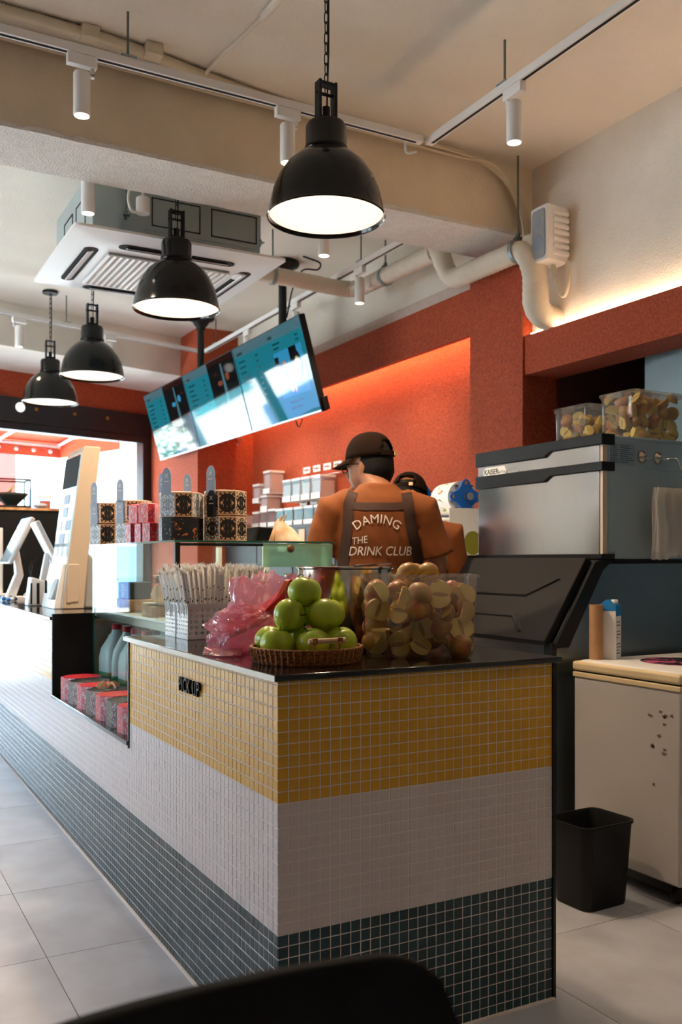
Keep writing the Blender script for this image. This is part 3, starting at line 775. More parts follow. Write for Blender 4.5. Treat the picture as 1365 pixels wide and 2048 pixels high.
# air outlets with vanes
def outlet(x0, x1, y0, y1, axis):
    a = (x1-x0, y1-y0); r = min(a)/2*0.98
    m2 = MB().rings([rrect((x0+x1)/2,(y0+y1)/2,a[0],a[1],r,AZ+0.012), rrect((x0+x1)/2,(y0+y1)/2,a[0],a[1],r,AZ-0.004)])
    ou = build(m2, 'air_outlet', 'dark_slot', ac)
    m2 = MB()
    if axis == 'x': m2.obox(((x0+x1)/2,(y0+y1)/2,AZ-0.008), ((x1-x0)/2-0.04,0,0), (0,a[1]*0.22,0.006), (0,-0.001,0.002))
    else: m2.obox(((x0+x1)/2,(y0+y1)/2,AZ-0.008), (a[0]*0.22,0,0.006), (0,(y1-y0)/2-0.04,0), (-0.001,0,0.002))
    build(m2, 'vane', 'white_plastic', ou)
outlet(AX0+0.25, AX1-0.25, AY0+0.105, AY0+0.175, 'x'); outlet(AX0+0.25, AX1-0.25, AY1-0.175, AY1-0.105, 'x')
outlet(AX0+0.105, AX0+0.175, AY0+0.22, AY1-0.22, 'y'); outlet(AX1-0.175, AX1-0.105, AY0+0.22, AY1-0.22, 'y')
m2 = MB().rings([rrect(AX1-0.16, AY0+0.30, 0.06, 0.10, 0.02, AZ-0.004), rrect(AX1-0.16, AY0+0.30, 0.05, 0.09, 0.02, AZ-0.012)]); build(m2, 'receiver', 'white_plastic', ac)
# pressed outlines on the casing, brackets and rods
for k, x0 in enumerate((1.42, 1.74)):
    m2 = MB(); y = AY0+0.108
    for a in ((x0,x0+0.26,2.88,2.885),(x0,x0+0.26,3.02,3.025),(x0,x0+0.005,2.88,3.025),(x0+0.255,x0+0.26,2.88,3.025)): m2.box(a[0],a[1],y-0.002,y+0.002,a[2],a[3])
    build(m2, 'knockout', 'dark_slot', ac)
for k, y0 in enumerate((4.72, 5.0)):
    m2 = MB(); x = AX0+0.108
    for a in ((y0,y0+0.2,2.88,2.885),(y0,y0+0.2,3.02,3.025),(y0,y0+0.005,2.88,3.025),(y0+0.195,y0+0.2,2.88,3.025)): m2.box(x-0.002,x+0.002,a[0],a[1],a[2],a[3])
    build(m2, 'knockout', 'dark_slot', ac)
for x, y in ((1.28,AY0+0.085),(AX1-0.10,AY0+0.14),(1.28,AY1-0.085),(AX1-0.10,AY1-0.14)):
    m2 = MB().box(x-0.02,x+0.02,y-0.02,y+0.02,2.90,2.905).box(x-0.022,x-0.018,y-0.02,y+0.03,2.80,2.905); br = build(m2, 'bracket', 'galv', ac)
    build(MB().tube([(x,y,2.88),(x,y,H)], 0.006, 8).lathe([(0.012,2.905),(0.012,2.918)],(x,y,0),6), 'hanger_rod', 'rod', br)
for k in range(3):
    build(MB().box(1.38, 2.0, AY0+0.1085, AY0+0.1105, 2.815+0.018*k, 2.820+0.018*k), 'pressed_rib', 'galv', ac)

# ------------------------------------------------------------------ wrapped pipes, cables
def smooth_path(pts, r=0.10, n=5):
    pts = [Vector(p) for p in pts]; out = [pts[0]]
    for i in range(1, len(pts)-1):
        a, b, c = pts[i-1], pts[i], pts[i+1]
        d1 = (a-b).normalized(); d2 = (c-b).normalized(); q = min(r, (a-b).length*0.45, (c-b).length*0.45)
        p0, p2 = b + d1*q, b + d2*q
        for k in range(n+1):
            t = k/n; out.append((1-t)**2*p0 + 2*t*(1-t)*b + t*t*p2)
    out.append(pts[-1]); return out
def wrapped_pipe(pts, r, label):
    t = thing('wrapped_pipe', label, 'pipe', pts[0])
    pth = smooth_path(pts, 0.12)
    dense = []
    for a, b in zip(pth[:-1], pth[1:]):
        k = max(1, int((b-a).length/0.012)); dense += [a + (b-a)*i/k for i in range(k)]
    dense.append(pth[-1])
    rr = [r + (0.0022 if i % 3 == 0 else 0) + 0.002*noise.noise((i*0.13, 0, 0)) for i in range(len(dense))]
    build(MB().tube(dense, rr, 16), 'wrap', 'pipe_wrap', t, ang=60)
    return t
wp = wrapped_pipe([(2.0,5.40,3.02),(3.07,5.40,2.99),(3.07,4.46,2.97)], 0.052, 'cream wrapped pipe from the air conditioner to the beam')
wp2 = wrapped_pipe([(3.05,4.40,3.0),(3.14,4.40,2.80),(3.15,3.74,2.80),(3.20,3.72,2.62)], 0.056, 'cream wrapped pipe passing under the beam by the pillar')
wp3 = wrapped_pipe([(3.21,3.735,2.86),(3.21,3.735,2.46),(3.40,3.70,2.43)], 0.066, 'thick cream wrapped pipe turning down into the wall by the speaker')
def pipe_clamp(c, axis, r, top, par):
    m2 = MB(); n = 20; ring = []
    for k in range(n):
        a = 2*PI*k/n
        off = Vector((0, math.cos(a), math.sin(a))) if axis == 'x' else Vector((math.cos(a), 0, math.sin(a)))
        ax = Vector((1,0,0)) if axis == 'x' else Vector((0,1,0))
        c0 = Vector(c) + off*r; c1 = Vector(c) + off*(r+0.004)
        ring.append((c0-ax*0.013, c0+ax*0.013, c1+ax*0.013, c1-ax*0.013))
    m2.rings([list(x) for x in ring], closed=True)
    cl = build(m2, 'clamp', 'galv', par)
    m2 = MB().tube([(c[0],c[1],c[2]+r),(c[0],c[1],top)], 0.0055, 8).lathe([(0.013,c[2]+r+0.004),(0.013,c[2]+r+0.03)],(c[0],c[1],0),6)
    m2.box(c[0]-0.02,c[0]+0.02,c[1]-0.014,c[1]+0.014,c[2]+r,c[2]+r+0.012)
    build(m2, 'hanger_rod', 'rod', cl)
pipe_clamp((2.47,5.40,3.006), 'x', 0.056, H, wp); pipe_clamp((3.07,5.0,2.98), 'y', 0.056, H, wp)
pipe_clamp((3.148,3.80,2.80), 'y', 0.061, H, wp2)
m2 = MB().tube(smooth_path([(3.26,3.66,2.72),(3.27,3.62,2.55),(3.26,3.57,2.52),(3.27,3.55,2.60),(3.28,3.57,2.70)],0.04), 0.012, 8)
build(m2, 'cable_loop', 'cable', label='white cable looping below the wall speaker', cat='cable')
# cable bundle along the ceiling corner of the beam and down by the wall
for k in range(5):
    o = 0.016*k; ph = k*1.7
    pts = [(-2.9 + 0.25*i, 3.865 - 0.012*(k % 3) + 0.006*noise.noise((i*0.6,ph,0)), 3.272 - 0.013*(k//2) - 0.006*noise.noise((i*0.5,ph,4))) for i in range(24)]
    pts += [(2.98,3.865-0.01*k,3.25),(3.13+0.012*k,3.855,3.17),(3.22+0.013*k,3.85,3.0),(3.235+0.014*k,3.85,2.86)]
    build(MB().tube(smooth_path(pts,0.08,3), 0.0065, 6), 'ceiling_cable', 'cable', label='cream cable in the bundle along the beam and ceiling corner', cat='cable', group='cables along the beam')
pts = [(-2.9,3.70,3.276),(0.0,3.70,3.276),(0.6,3.705,3.276),(1.05,3.715,3.276),(1.45,3.80,3.274),(1.9,3.86,3.274)]
pth = smooth_path(pts, 0.3, 4); dense = []
for a, b in zip(pth[:-1], pth[1:]):
    k = max(1, int((b-a).length/0.007)); dense += [a + (b-a)*i/k for i in range(k)]
cd = thing('corrugated_conduit', 'cream ribbed conduit lying on top of the beam track', 'conduit', (-0.5,3.84,3.24))
build(MB().tube(dense, [0.024 if i % 2 else 0.0205 for i in range(len(dense))], 10), 'ribbed_tube', 'cable', cd, ang=80)
for x in (0.15, 0.86, 1.12): build(MB().box(x, x+0.07, 3.675, 3.735, 3.248, 3.299), 'coupling', 'cable', cd, bevel=0.004)
m2 = MB().tube(smooth_path([(2.37,3.55,3.10),(2.33,3.56,3.14),(2.29,3.56,3.09),(2.29,3.55,3.03),(2.34,3.54,3.05)],0.04), 0.006, 6)
build(m2, 'track_feed_cable', 'white_plastic', label='short white feed cable curling at the corner of the tracks', cat='cable')
cc = thing('ceiling_conduit', 'painted conduit with a sagging cable end on the ceiling', 'conduit', (1.45,3.2,3.27))
build(MB().tube([(1.50,2.20,3.283),(1.46,3.28,3.283)], 0.017, 10), 'pipe', 'ceiling', cc)
build(MB().tube(smooth_path([(1.46,3.28,3.28),(1.44,3.45,3.28),(1.42,3.62,3.285),(1.40,3.86,3.27)],0.06), 0.008, 8), 'cable_end', 'ceiling', cc)
build(MB().tube([(2.06+0.05*math.sin(0.3*k), 0.2+0.16*k, 3.283) for k in range(14)], 0.004, 6), 'ceiling_seam', 'ceiling', kind='structure')
jb = thing('cable_canister', 'small white canister with a looping cable under the beam edge', 'canister', (1.33,4.43,2.86))
build(MB().lathe([(0.032,2.875),(0.034,2.88),(0.034,2.95),(0.02,2.96)],(1.33,4.43,0),20).tube([(1.33,4.43,2.95),(1.33,4.43,H)],0.006,8), 'body', 'white_metal', jb)
build(MB().tube(smooth_path([(1.31,4.43,2.88),(1.27,4.42,2.87),(1.25,4.42,2.93),(1.26,4.42,2.98),(1.30,4.43,2.99)],0.04), 0.007, 8), 'cable', 'white_plastic', jb)
m2 = MB().tube(smooth_path([(2.86,5.75,3.29),(2.98,5.70,3.25),(3.0,5.78,3.22),(2.9,5.84,3.24),(2.84,5.88,3.10),(2.82,5.93,2.9)],0.06), 0.006, 6)
build(m2, 'screen_cable', 'black', label='black cable curling from the ceiling to the menu screens', cat='cable')

# wall speaker
sp = thing('wall_speaker', 'white ribbed wall speaker with grey grille beside the thick pipe', 'speaker', (3.24,3.65,2.70))
m2 = MB()
prof = [(3.31,3.60),(3.31,3.70),(3.165,3.715),(3.16,3.71),(3.16,3.59),(3.165,3.585)]
m2.prism(prof, 2.705, 2.985); body = build(m2, 'cabinet', 'white_plastic', sp, bevel=0.010, seg=3)
for k in range(7): build(MB().box(3.20, 3.305, 3.582+0.001, 3.602, 2.735+0.034*k, 2.757+0.034*k), 'rib', 'white_plastic', body, bevel=0.004)
gr = build(MB().rings([[(3.158,3.650+p[0]*1.0,2.845+p[1]) for p in [(q[0],q[1]) for q in rrect(0,0,0.10,0.25,0.02,0)]], [(3.153,3.650+q[0],2.845+q[1]) for q in rrect(0,0,0.092,0.242,0.018,0)]]), 'grille', 'grey_plastic', sp)
for z, r in ((2.80,0.04),(2.905,0.022)): build(MB().lathe([(r,0.0),(r*0.9,-0.002)],(3.153,3.65,z),20,axis='x'), 'driver_cone', 'tongue', gr)
build(MB().box(3.29,3.34,3.63,3.67,2.80,2.88), 'wall_bracket', 'white_plastic', sp)

# ================================================================== MENU SCREENS
TVW, TVH = 1.115, 0.63
def menu_screen(y, label, kind):
    t = thing('menu_screen', label, 'menu screen', (2.683, y, 2.445), (R(15.5), 0, R(-90)), group='menu screens hung in a row')
    build(MB().box(-TVW/2, TVW/2, 0.0, 0.045, -TVH/2, TVH/2), 'housing', 'black', t, local=True, bevel=0.004)
    sc = build(MB().box(-TVW/2+0.006, TVW/2-0.006, -0.003, 0.001, -TVH/2+0.014, TVH/2-0.006), 'display', 'teal_screen', t, local=True)
    build(MB().box(-TVW/2, TVW/2, -0.004, 0.0, -TVH/2, -TVH/2+0.013), 'bottom_bezel', 'steel', t, local=True)
    def flat(x0, x1, z0, z1, m, name, off=0.0035):
        return build(MB().add([(x0,-off,z0),(x1,-off,z0),(x1,-off,z1),(x0,-off,z1)], [(0,1,2,3)]), name, m, sc, local=True)
    def lines(x0, zs, w, m='screen_text', price=None, h=0.013):
        mb_ = MB()
        for z in zs:
            x = x0; end = x0 + w*random.uniform(0.6, 1.0)
            while x < end:
                cw = random.uniform(0.010, 0.017); mb_.add([(x,-0.0042,z),(x+cw,-0.0042,z),(x+cw,-0.0042,z+h),(x,-0.0042,z+h)], [(0,1,2,3)]); x += cw + 0.004
            if price:
                x = price
                for _ in range(4): mb_.add([(x,-0.0042,z),(x+0.008,-0.0042,z),(x+0.008,-0.0042,z+h),(x,-0.0042,z+h)], [(0,1,2,3)]); x += 0.012
        build(mb_, 'menu_text', m, sc, local=True, kind='stuff')
    flat(-TVW/2+0.006, TVW/2-0.006, 0.235, TVH/2-0.006, 'screen_grey', 'header_band')
    if kind == 'fruit':
        lines(-0.50, [0.245], 0.14, h=0.02); lines(-0.50, [0.19,0.15,0.11,0.07,0.03,-0.01,-0.05,-0.09], 0.16, price=-0.20)
        lines(0.05, [0.25], 0.08, h=0.02); lines(0.10, [0.20,0.17], 0.10, price=0.44)
        flat(0.08, 0.50, -0.16, 0.15, 'screen_blue', 'photo_panel', 0.0038)
        flat(0.31, 0.42, 0.05, 0.15, 'screen_dark', 'photo_shadow', 0.0041); flat(0.08, 0.14, 0.02, 0.12, 'screen_dark', 'photo_shadow', 0.0041)
        for x, z, rx, rz, m in ((0.21,0.0,0.045,0.085,'screen_fruit'),(0.40,0.03,0.055,0.09,'screen_dark'),(0.40,0.02,0.035,0.06,'screen_lime'),(0.25,-0.10,0.03,0.04,'screen_fruit'),(0.30,-0.12,0.02,0.03,'screen_fruit'),(0.215,0.01,0.02,0.05,'screen_light')):
            build(MB().add([(x+rx*math.cos(2*PI*k/20), -0.0046-0.0002*(m != 'screen_dark'), z+rz*math.sin(2*PI*k/20)) for k in range(20)], [tuple(range(20))]), 'printed_fruit', m, sc, local=True)
        lines(0.16, [-0.205,-0.245], 0.26)
    else:
        x0 = -0.52
        lines(x0+0.04, [0.245], 0.10, h=0.018); lines(x0+0.04, [0.19,0.15,0.11,0.07,0.03,-0.01,-0.05,-0.09,-0.13], 0.16, price=x0+0.38)
        flat(0.0, TVW/2-0.012, -TVH/2+0.02, TVH/2-0.008, 'screen_dark', 'photo_panel', 0.0038)
        build(MB().add([(0.28+0.03*math.cos(2*PI*k/6), -0.0042, 0.0+0.30*math.sin(2*PI*k/6)) for k in range(6)], [tuple(range(6))]), 'printed_glass', 'screen_grey', sc, local=True)
        for x, z, rx, rz in ((0.20,0.12,0.05,0.02),(0.36,0.15,0.04,0.03)):
            build(MB().add([(x+rx*math.cos(2*PI*k/16), -0.0043, z+rz*math.sin(2*PI*k/16)) for k in range(16)], [tuple(range(16))]), 'printed_leaf', 'screen_fruit' if kind == 'mid' else 'screen_blue', sc, local=True)
    return t
s1 = menu_screen(5.845, 'teal menu screen with fruit pictures at the person end of the row', 'fruit')
s2 = menu_screen(6.965, 'teal menu screen with a dark drink photo, middle of the three', 'mid')
s3 = menu_screen(8.085, 'teal menu screen at the shop front end of the row', 'far')
build(MB().box(0.52, 0.57, 0.02, 0.06, -0.31, -0.22), 'receiver_box', 'black', s1, local=True, bevel=0.004)
for x, y in ((2.80,5.955),(2.80,7.62)):
    po = thing('ceiling_post', 'black ceiling post carrying the near menu screens' if y < 7 else 'black ceiling post carrying the far menu screens', 'post', (x,y,2.5))
    build(MB().tube([(x,y,2.50),(x,y,H-0.02)], 0.029, 20), 'tube', 'black', po)
    build(MB().lathe([(0.035,3.17),(0.04,3.20),(0.06,3.225),(0.075,3.25),(0.115,3.268),(0.12,3.285),(0.115,H-0.001)],(x,y,0),32), 'flange', 'black', po)
    build(MB().box(2.745,2.80,y-0.10,y+0.10,2.36,2.56), 'mount_plate', 'black', po)
for y, k in ((5.62,0),(6.7,1)):
    m2 = MB().tube([(2.79+0.0*i, y+0.10*i/8, 2.14-0.05*math.sin(PI*i/8)) for i in range(9)], 0.004, 6)
    build(m2, 'hanging_wire', 'black', label='thin black wire sagging below the %s menu screen' % ('fruit picture' if k == 0 else 'middle'), cat='wire')

# ================================================================== DISPLAY CASE
SX0, SX1, SY0, SY1, SZ0, SZ1 = 1.064, 1.69, 3.155, 4.345, 0.567, 1.245
ds = thing('display_case', 'glass refrigerated display case set into the counter niche', 'display case', ((SX0+SX1)/2, (SY0+SY1)/2, SZ0))
build(MB().box(SX0, SX1, SY0, SY1, SZ0, SZ0+0.02), 'base', 'black', ds)
build(MB().box(SX0+0.012, SX1-0.02, SY0+0.02, SY1-0.02, 0.945, 0.955), 'deck', 'white_plastic', ds, bevel=0.002)
build(MB().box(SX0+0.012, SX0+0.03, SY0+0.02, SY1-0.02, 0.915, 0.945), 'deck_rail', 'steel', ds)
build(MB().box(SX1-0.07, SX1-0.05, SY0+0.01, SY1-0.01, SZ0+0.02, 0.944), 'back_panel', 'wall_dark_panel', ds)
build(MB().box(SX0, SX0+0.006, SY0+0.016, SY1, SZ0+0.02, SZ1), 'front_glass', 'case_glass', ds)
build(MB().box(SX0+0.02, SX1, SY0, SY0+0.006, SZ0+0.02, SZ1), 'end_glass', 'case_glass', ds)
build(MB().box(SX0+0.01, SX1, SY1-0.006, SY1, SZ0+0.02, SZ1), 'end_glass', 'case_glass', ds)
build(MB().box(SX0+0.03, SX1-0.08, SY0+0.03, SY1-0.03, 1.092, 1.098), 'glass_shelf', 'case_glass', ds)
tg = build(MB().box(SX0-0.004, SX1+0.004, SY0-0.004, SY1+0.004, SZ1, SZ1+0.008), 'top_glass', 'case_glass', ds)
e0, e1 = SZ1+0.0005, SZ1+0.0075
build(MB().box(SX0-0.0055, SX1+0.0055, SY0-0.0055, SY0-0.0042, e0, e1).box(SX0-0.0055, SX0-0.0042, SY0-0.0042, SY1+0.0055, e0, e1), 'polished_edge', 'edge_glass', tg)
build(MB().box(SX0, SX0+0.018, SY0, SY0+0.014, SZ0, SZ1), 'corner_post', 'black', ds)
build(MB().box(SX0+0.02, SX1, SY0+0.008, SY0+0.02, SZ1-0.012, SZ1-0.002), 'top_rail', 'black', ds)
build(MB().box(SX0, SX0+0.008, SY1-0.012, SY1, SZ0, SZ1), 'glass_corner_strip', 'edge_glass', ds)
for x in (SX1-0.018,):
    for y0, y1 in ((SY0+0.01, SY0+0.045), ((SY0+SY1)/2-0.02, (SY0+SY1)/2+0.02), (SY1-0.045, SY1-0.01)):
        build(MB().box(x, SX1, y0, y1, 0.955, SZ1), 'rear_door_stile', 'white_metal', ds)
gp = build(MB().box(1.40, 1.69, SY0-0.0125, SY0-0.0075, 1.156, 1.243), 'hinged_flap', 'green_glass', ds, label='pale green glass flap')
build(MB().lathe([(0.0,-0.022),(0.013,-0.02),(0.014,-0.012),(0.010,-0.008),(0.008,0.0)], (1.505, SY0-0.0125, 1.224), 20, axis='y'), 'knob', 'wood', gp)
for y in (3.42, 3.98): build(MB().box(SX0+0.015, SX0+0.023, y, y+0.012, 0.955, SZ1), 'glass_divider', 'case_glass', ds)

# food inside the case
def slab_bread(c, l, w, h, rz, label):
    m2 = MB(); rs = []
    for i in range(9):
        u = -1 + 2*i/8; s = (1 - abs(u)**4)**0.5 if abs(u) < 1 else 0.15
        rs.append([(u*l/2, w/2*s*math.cos(2*PI*j/14), h/2 + h/2*s*math.sin(2*PI*j/14)*(1 if math.sin(2*PI*j/14) > 0 else 0.9) + 0.004*noise.noise((u*5, j, c[1]*9))) for j in range(14)])
    m2.rings(rs); o = build(m2, 'bread_loaf', 'bread', local=True, label=label, cat='bread'); o.location = c; o.rotation_euler = (0,0,rz); return o
slab_bread((1.38, 4.10, 0.956), 0.26, 0.12, 0.055, 1.2, 'rough crusted loaf lying under the dark carton in the display case')
slab_bread((1.36, 3.66, 0.956), 0.30, 0.12, 0.05, 1.3, 'long crusted loaf beside the peach bun in the display case')
slab_bread((1.32, 3.40, 0.956), 0.24, 0.10, 0.06, 0.4, 'short loaf behind the straw baskets in the display case')
pl = build(MB().lathe([(0.0,0.0),(0.05,0.0),(0.075,0.010),(0.078,0.010),(0.05,0.003),(0.0,0.003)], n=28, cap0=False, cap1=False), 'plate', 'white_plastic', local=True, label='white saucer under the peach bun in the display case', cat='plate'); pl.location = (1.165, 3.62, 1.0)
build(MB().box(1.10,1.23,3.55,3.69,0.956,0.999), 'cake_block', 'bread', label='flat baked block carrying the saucer in the display case', cat='cake', bevel=0.006)
m2 = MB(); rs = []
for i in range(12):
    a = PI*i/11; r = 0.042*math.sin(a)**0.8 if 0 < i < 11 else 0.0015; z = -0.040*math.cos(a) + (0.010 if i == 11 else 0)
    rs.append([(r*math.cos(2*PI*j/20)*(1-0.10*max(0,math.cos(2*PI*j/20))**8), r*math.sin(2*PI*j/20), 0.040+z) for j in range(20)])
m2.rings(rs); bu = build(m2, 'peach_bun', 'bun', local=True, label='round peach-coloured bun on a saucer in the display case', cat='bun'); bu.location = (1.165, 3.62, 1.0045)
cb = thing('carton', 'dark carton with a round white emblem in the display case', 'carton', (1.16, 4.03, 1.01))
build(MB().box(1.12,1.22,3.95,4.11,1.012,1.085), 'body', 'wall_dark_panel', cb, bevel=0.003)
em = MB().lathe([(0.028,0.0),(0.030,0.0006),(0.026,0.0006)],(0,0,0),24,cap0=False,cap1=False); em.xform(frame_to((1.1192,4.03,1.048),(0,-1,0),(0,0,1))); build(em, 'emblem', 'white_print', cb)
em = MB()
for k in range(5): em.box(1.1185,1.1192,4.014,4.046-0.006*(k%2),1.030+0.008*k,1.0345+0.008*k)
build(em, 'emblem_print', 'white_print', cb)
build(MB().box(1.10,1.24,3.93,4.13,0.956,1.011), 'cake_block', 'bread', label='flat baked block under the dark carton in the display case', cat='cake', bevel=0.006)
for k, (x, y, s) in enumerate(((1.30,3.70,0.075),(1.38,4.05,0.09),(1.36,3.33,0.07))):
    o = build(MB().lathe([(0.0,0.0),(s,0.0),(s*1.25,0.012),(s*1.27,0.012),(s,0.003),(0,0.003)], n=28, cap0=False, cap1=False), 'plate', 'white_plastic', local=True, label=('white plate on the glass shelf above the long loaf','wide white plate on the glass shelf at the kiosk end','small white plate on the glass shelf at the straw end')[k], cat='plate'); o.location = (x, y, 1.0995)

# gallon bottles in the lower compartment
def bottle_proto():
    t = thing('milk_bottle', 'translucent white gallon bottle with a red cap behind the case glass', 'bottle', (0,0,0), group='red-capped bottles in the display case')
    m2 = MB(); rs = []
    for z, w, r in ((0,0.12,0.02),(0.006,0.128,0.024),(0.15,0.13,0.026),(0.19,0.118,0.03),(0.235,0.075,0.03),(0.262,0.042,0.02),(0.275,0.036,0.0179)): rs.append(rrect(0,0,w,w,r,z,4))
    build(m2.rings(rs), 'body', 'milk', t, local=True)
    build(MB().lathe([(0.020,0.276),(0.0215,0.278),(0.0215,0.298),(0.019,0.301)], n=20), 'cap', 'red_cap', t, local=True)
    build(MB().tube(smooth_path([(0.0,-0.03,0.25),(0,-0.075,0.24),(0,-0.085,0.18),(0,-0.06,0.15)],0.03), 0.009, 8), 'handle', 'milk', t, local=True)
    build(MB().rings([rrect(0,0,0.133,0.133,0.027,0.03,4), rrect(0,0,0.133,0.133,0.027,0.085,4)], False, False), 'label_band', 'green_label', t, local=True)
    return t
b0 = bottle_proto()
spots = [(1.145,3.92),(1.15,4.075),(1.30,4.00),(1.145,4.235),(1.31,4.19),(1.47,4.10),(1.145,3.76),(1.31,3.82)]
for i, (x, y) in enumerate(spots):
    o = b0 if i == 0 else inst(b0)
    o.location = (x, y, SZ0+0.0205); o.rotation_euler = (0,0,random.uniform(-0.4,0.4)+PI)

# ------------------------------------------------------------------ patterned gift boxes
def octo(w, d, c):
    a, b = w/2, d/2
    return [(-a+c,-b),(a-c,-b),(a,-b+c),(a,b-c),(a-c,b),(-a+c,b),(-a,b-c),(-a,-b+c)]
def gift_box(name, label, loc, rz, w, d, h, c, wide, narrow, top, group, tongue=None, side=None):
    """eight-sided printed carton, optional rounded card tongue standing up from one corner face"""
    t = thing(name, label, 'gift box', loc, rz, group)
    pts = octo(w, d, c); m2 = MB()
    for i in range(8):
        p, q = pts[i], pts[(i+1) % 8]
        m2.add([(p[0],p[1],0),(q[0],q[1],0),(q[0],q[1],h),(p[0],p[1],h)], [(0,1,2,3)], 0 if i % 2 == 0 else 1)
    m2.add([(x,y,0) for x, y in pts], [tuple(range(8))[::-1]], 2)
    build(m2, 'carton', [wide, narrow, top], t, local=True, smooth=False)
    lid = MB().rings([[(x*1.0,y*1.0,h) for x, y in pts], [(x,y,h+0.001) for x, y in pts], [(x*0.8,y*0.8,h+0.004) for x, y in pts]], cap0=False)
    build(lid, 'lid', top, t, local=True, smooth=False)
    if tongue:
        tw, th, z0, tm_ = tongue
        m2 = MB(); pr = [(-tw/2, 0), (tw/2, 0)]
        pr += [(tw/2*math.cos(R(a)), th - tw*0.8 + tw*0.8*math.sin(R(a))) for a in range(0, 181, 15)]
        p, q = Vector(pts[7]), Vector(pts[0]); mid = (p+q)/2; n = Vector((mid.x, mid.y)).normalized(); dirv = (q-p).normalized()
        if side == 'rear': mid = Vector((0, 0)); 
        f = [(mid.x + n.x*0.004 + dirv.x*a, mid.y + n.y*0.004 + dirv.y*a, z0 + b) for a, b in pr]
        g = [(x + n.x*0.002, y + n.y*0.002, z) for x, y, z in f]
        tg_ = build(m2.rings([f, g]), 'card_tongue', tm_, t, local=True, smooth=False)
        xm = text_mb('X', tw*0.55, 0.0002)
        o = Vector((mid.x + n.x*0.0066, mid.y + n.y*0.0066, z0 + th - tw*0.75))
        xm.xform(frame_to(o, (dirv.x, dirv.y, 0), (0,0,1))); build(xm, 'mark', 'white_print', tg_, local=True)
        ln = MB(); o2 = o - Vector((0,0,tw*0.55))
        for k in range(5):
            a = (k-2)*tw*0.11; ln.add([(o2.x+dirv.x*(a-tw*0.04), o2.y+dirv.y*(a-tw*0.04), o2.z),(o2.x+dirv.x*(a+tw*0.04), o2.y+dirv.y*(a+tw*0.04), o2.z),(o2.x+dirv.x*(a+tw*0.04), o2.y+dirv.y*(a+tw*0.04), o2.z+tw*0.10),(o2.x+dirv.x*(a-tw*0.04), o2.y+dirv.y*(a-tw*0.04), o2.z+tw*0.10)], [(0,1,2,3)])
        build(ln, 'small_print', 'white_print', tg_, local=True)
    return t
ST = SZ1 + 0.0085
GB = 'printed gift boxes stacked on the display case'
BW, BD, BH, BC = 0.155, 0.13, 0.090, 0.045
TG = (0.040, 0.100)
rot = R(-14)
gift_box('gift_box', 'black medallion gift box with black card tongue, under another next to the paper cone', (1.300,3.27,ST), rot, BW, BD, BH, BC, 'box_medal', 'box_damask', 'box_top', GB, TG + (0.088, 'black'))
gift_box('gift_box', 'black medallion gift box with grey card tongue atop the stack by the paper cone', (1.300,3.272,ST+0.0955), rot-0.03, BW, BD, BH, BC, 'box_medal', 'box_damask', 'box_top', GB, TG + (0.084, 'tongue'))
gift_box('gift_box', 'black gift box with copper cherub scene under a medallion box', (1.145,3.33,ST), rot+0.1, BW, BD, 0.082, 0.03, 'box_cherub', 'box_black', 'box_black', GB)
gift_box('gift_box', 'black medallion gift box with grey lattice corner resting on the cherub box', (1.145,3.33,ST+0.0875), rot+0.06, BW, BD, BH, BC, 'box_medal', 'box_grey', 'box_top', GB, TG + (0.08, 'tongue'))
for k, (x, y) in enumerate(((1.105,4.235),(1.160,4.005))):
    nm = ('kiosk end of the case', 'red boxes')[k]
    gift_box('gift_box', 'brown medallion box with grey card tongue, lower one by the %s' % nm, (x,y,ST), rot, BW, BD, BH, BC, 'box_medal', 'box_grey', 'box_top', GB, TG + (0.088, 'tongue'))
    gift_box('gift_box', 'brown medallion box with grey card tongue, upper one by the %s' % nm, (x,y,ST+0.0955), rot, BW, BD, BH, BC, 'box_medal', 'box_grey', 'box_top', GB, TG + (0.084, 'tongue'))
# loose tongues standing behind the front boxes, each pushed into its own carton out of sight
for k, (x, y, h) in enumerate(((1.195,3.60,0.09),(1.225,3.56,0.09),(1.29,3.53,0.09),(1.345,3.50,0.09),(1.40,3.46,0.09))):
    gift_box('gift_box', 'tall medallion box with grey card tongue in the rear row, %s' % ('next to the red boxes','second from the red boxes','third from the red boxes','fourth from the red boxes','fifth from the red boxes')[k],
             (1.18+0.10*k, 3.52-0.01*k + 0.03, ST + (0.0955 if False else 0)), rot, 0.09, 0.10, 0.185, 0.02, 'box_medal', 'box_grey', 'box_top', GB, (0.036, 0.105, 0.165, 'tongue')) if k < 3 else None
RB = 'small red flower boxes on the display case'
for k, (x, y, z) in enumerate(((1.105,3.80,0),(1.118,3.715,0),(1.125,3.625,0),(1.108,3.76,1),(1.122,3.665,1))):
    gift_box('gift_box', 'small red flower-print box, %s' % ('lower row at the kiosk end','lower row in the middle','lower row beside the cherub box','upper row at the kiosk end','upper row beside the cherub box')[k],
             (x,y,ST + 0.079*z), R(-20)+0.1*k, 0.072, 0.072, 0.075, 0.022, 'box_red', 'box_pink', 'box_redtop', RB)
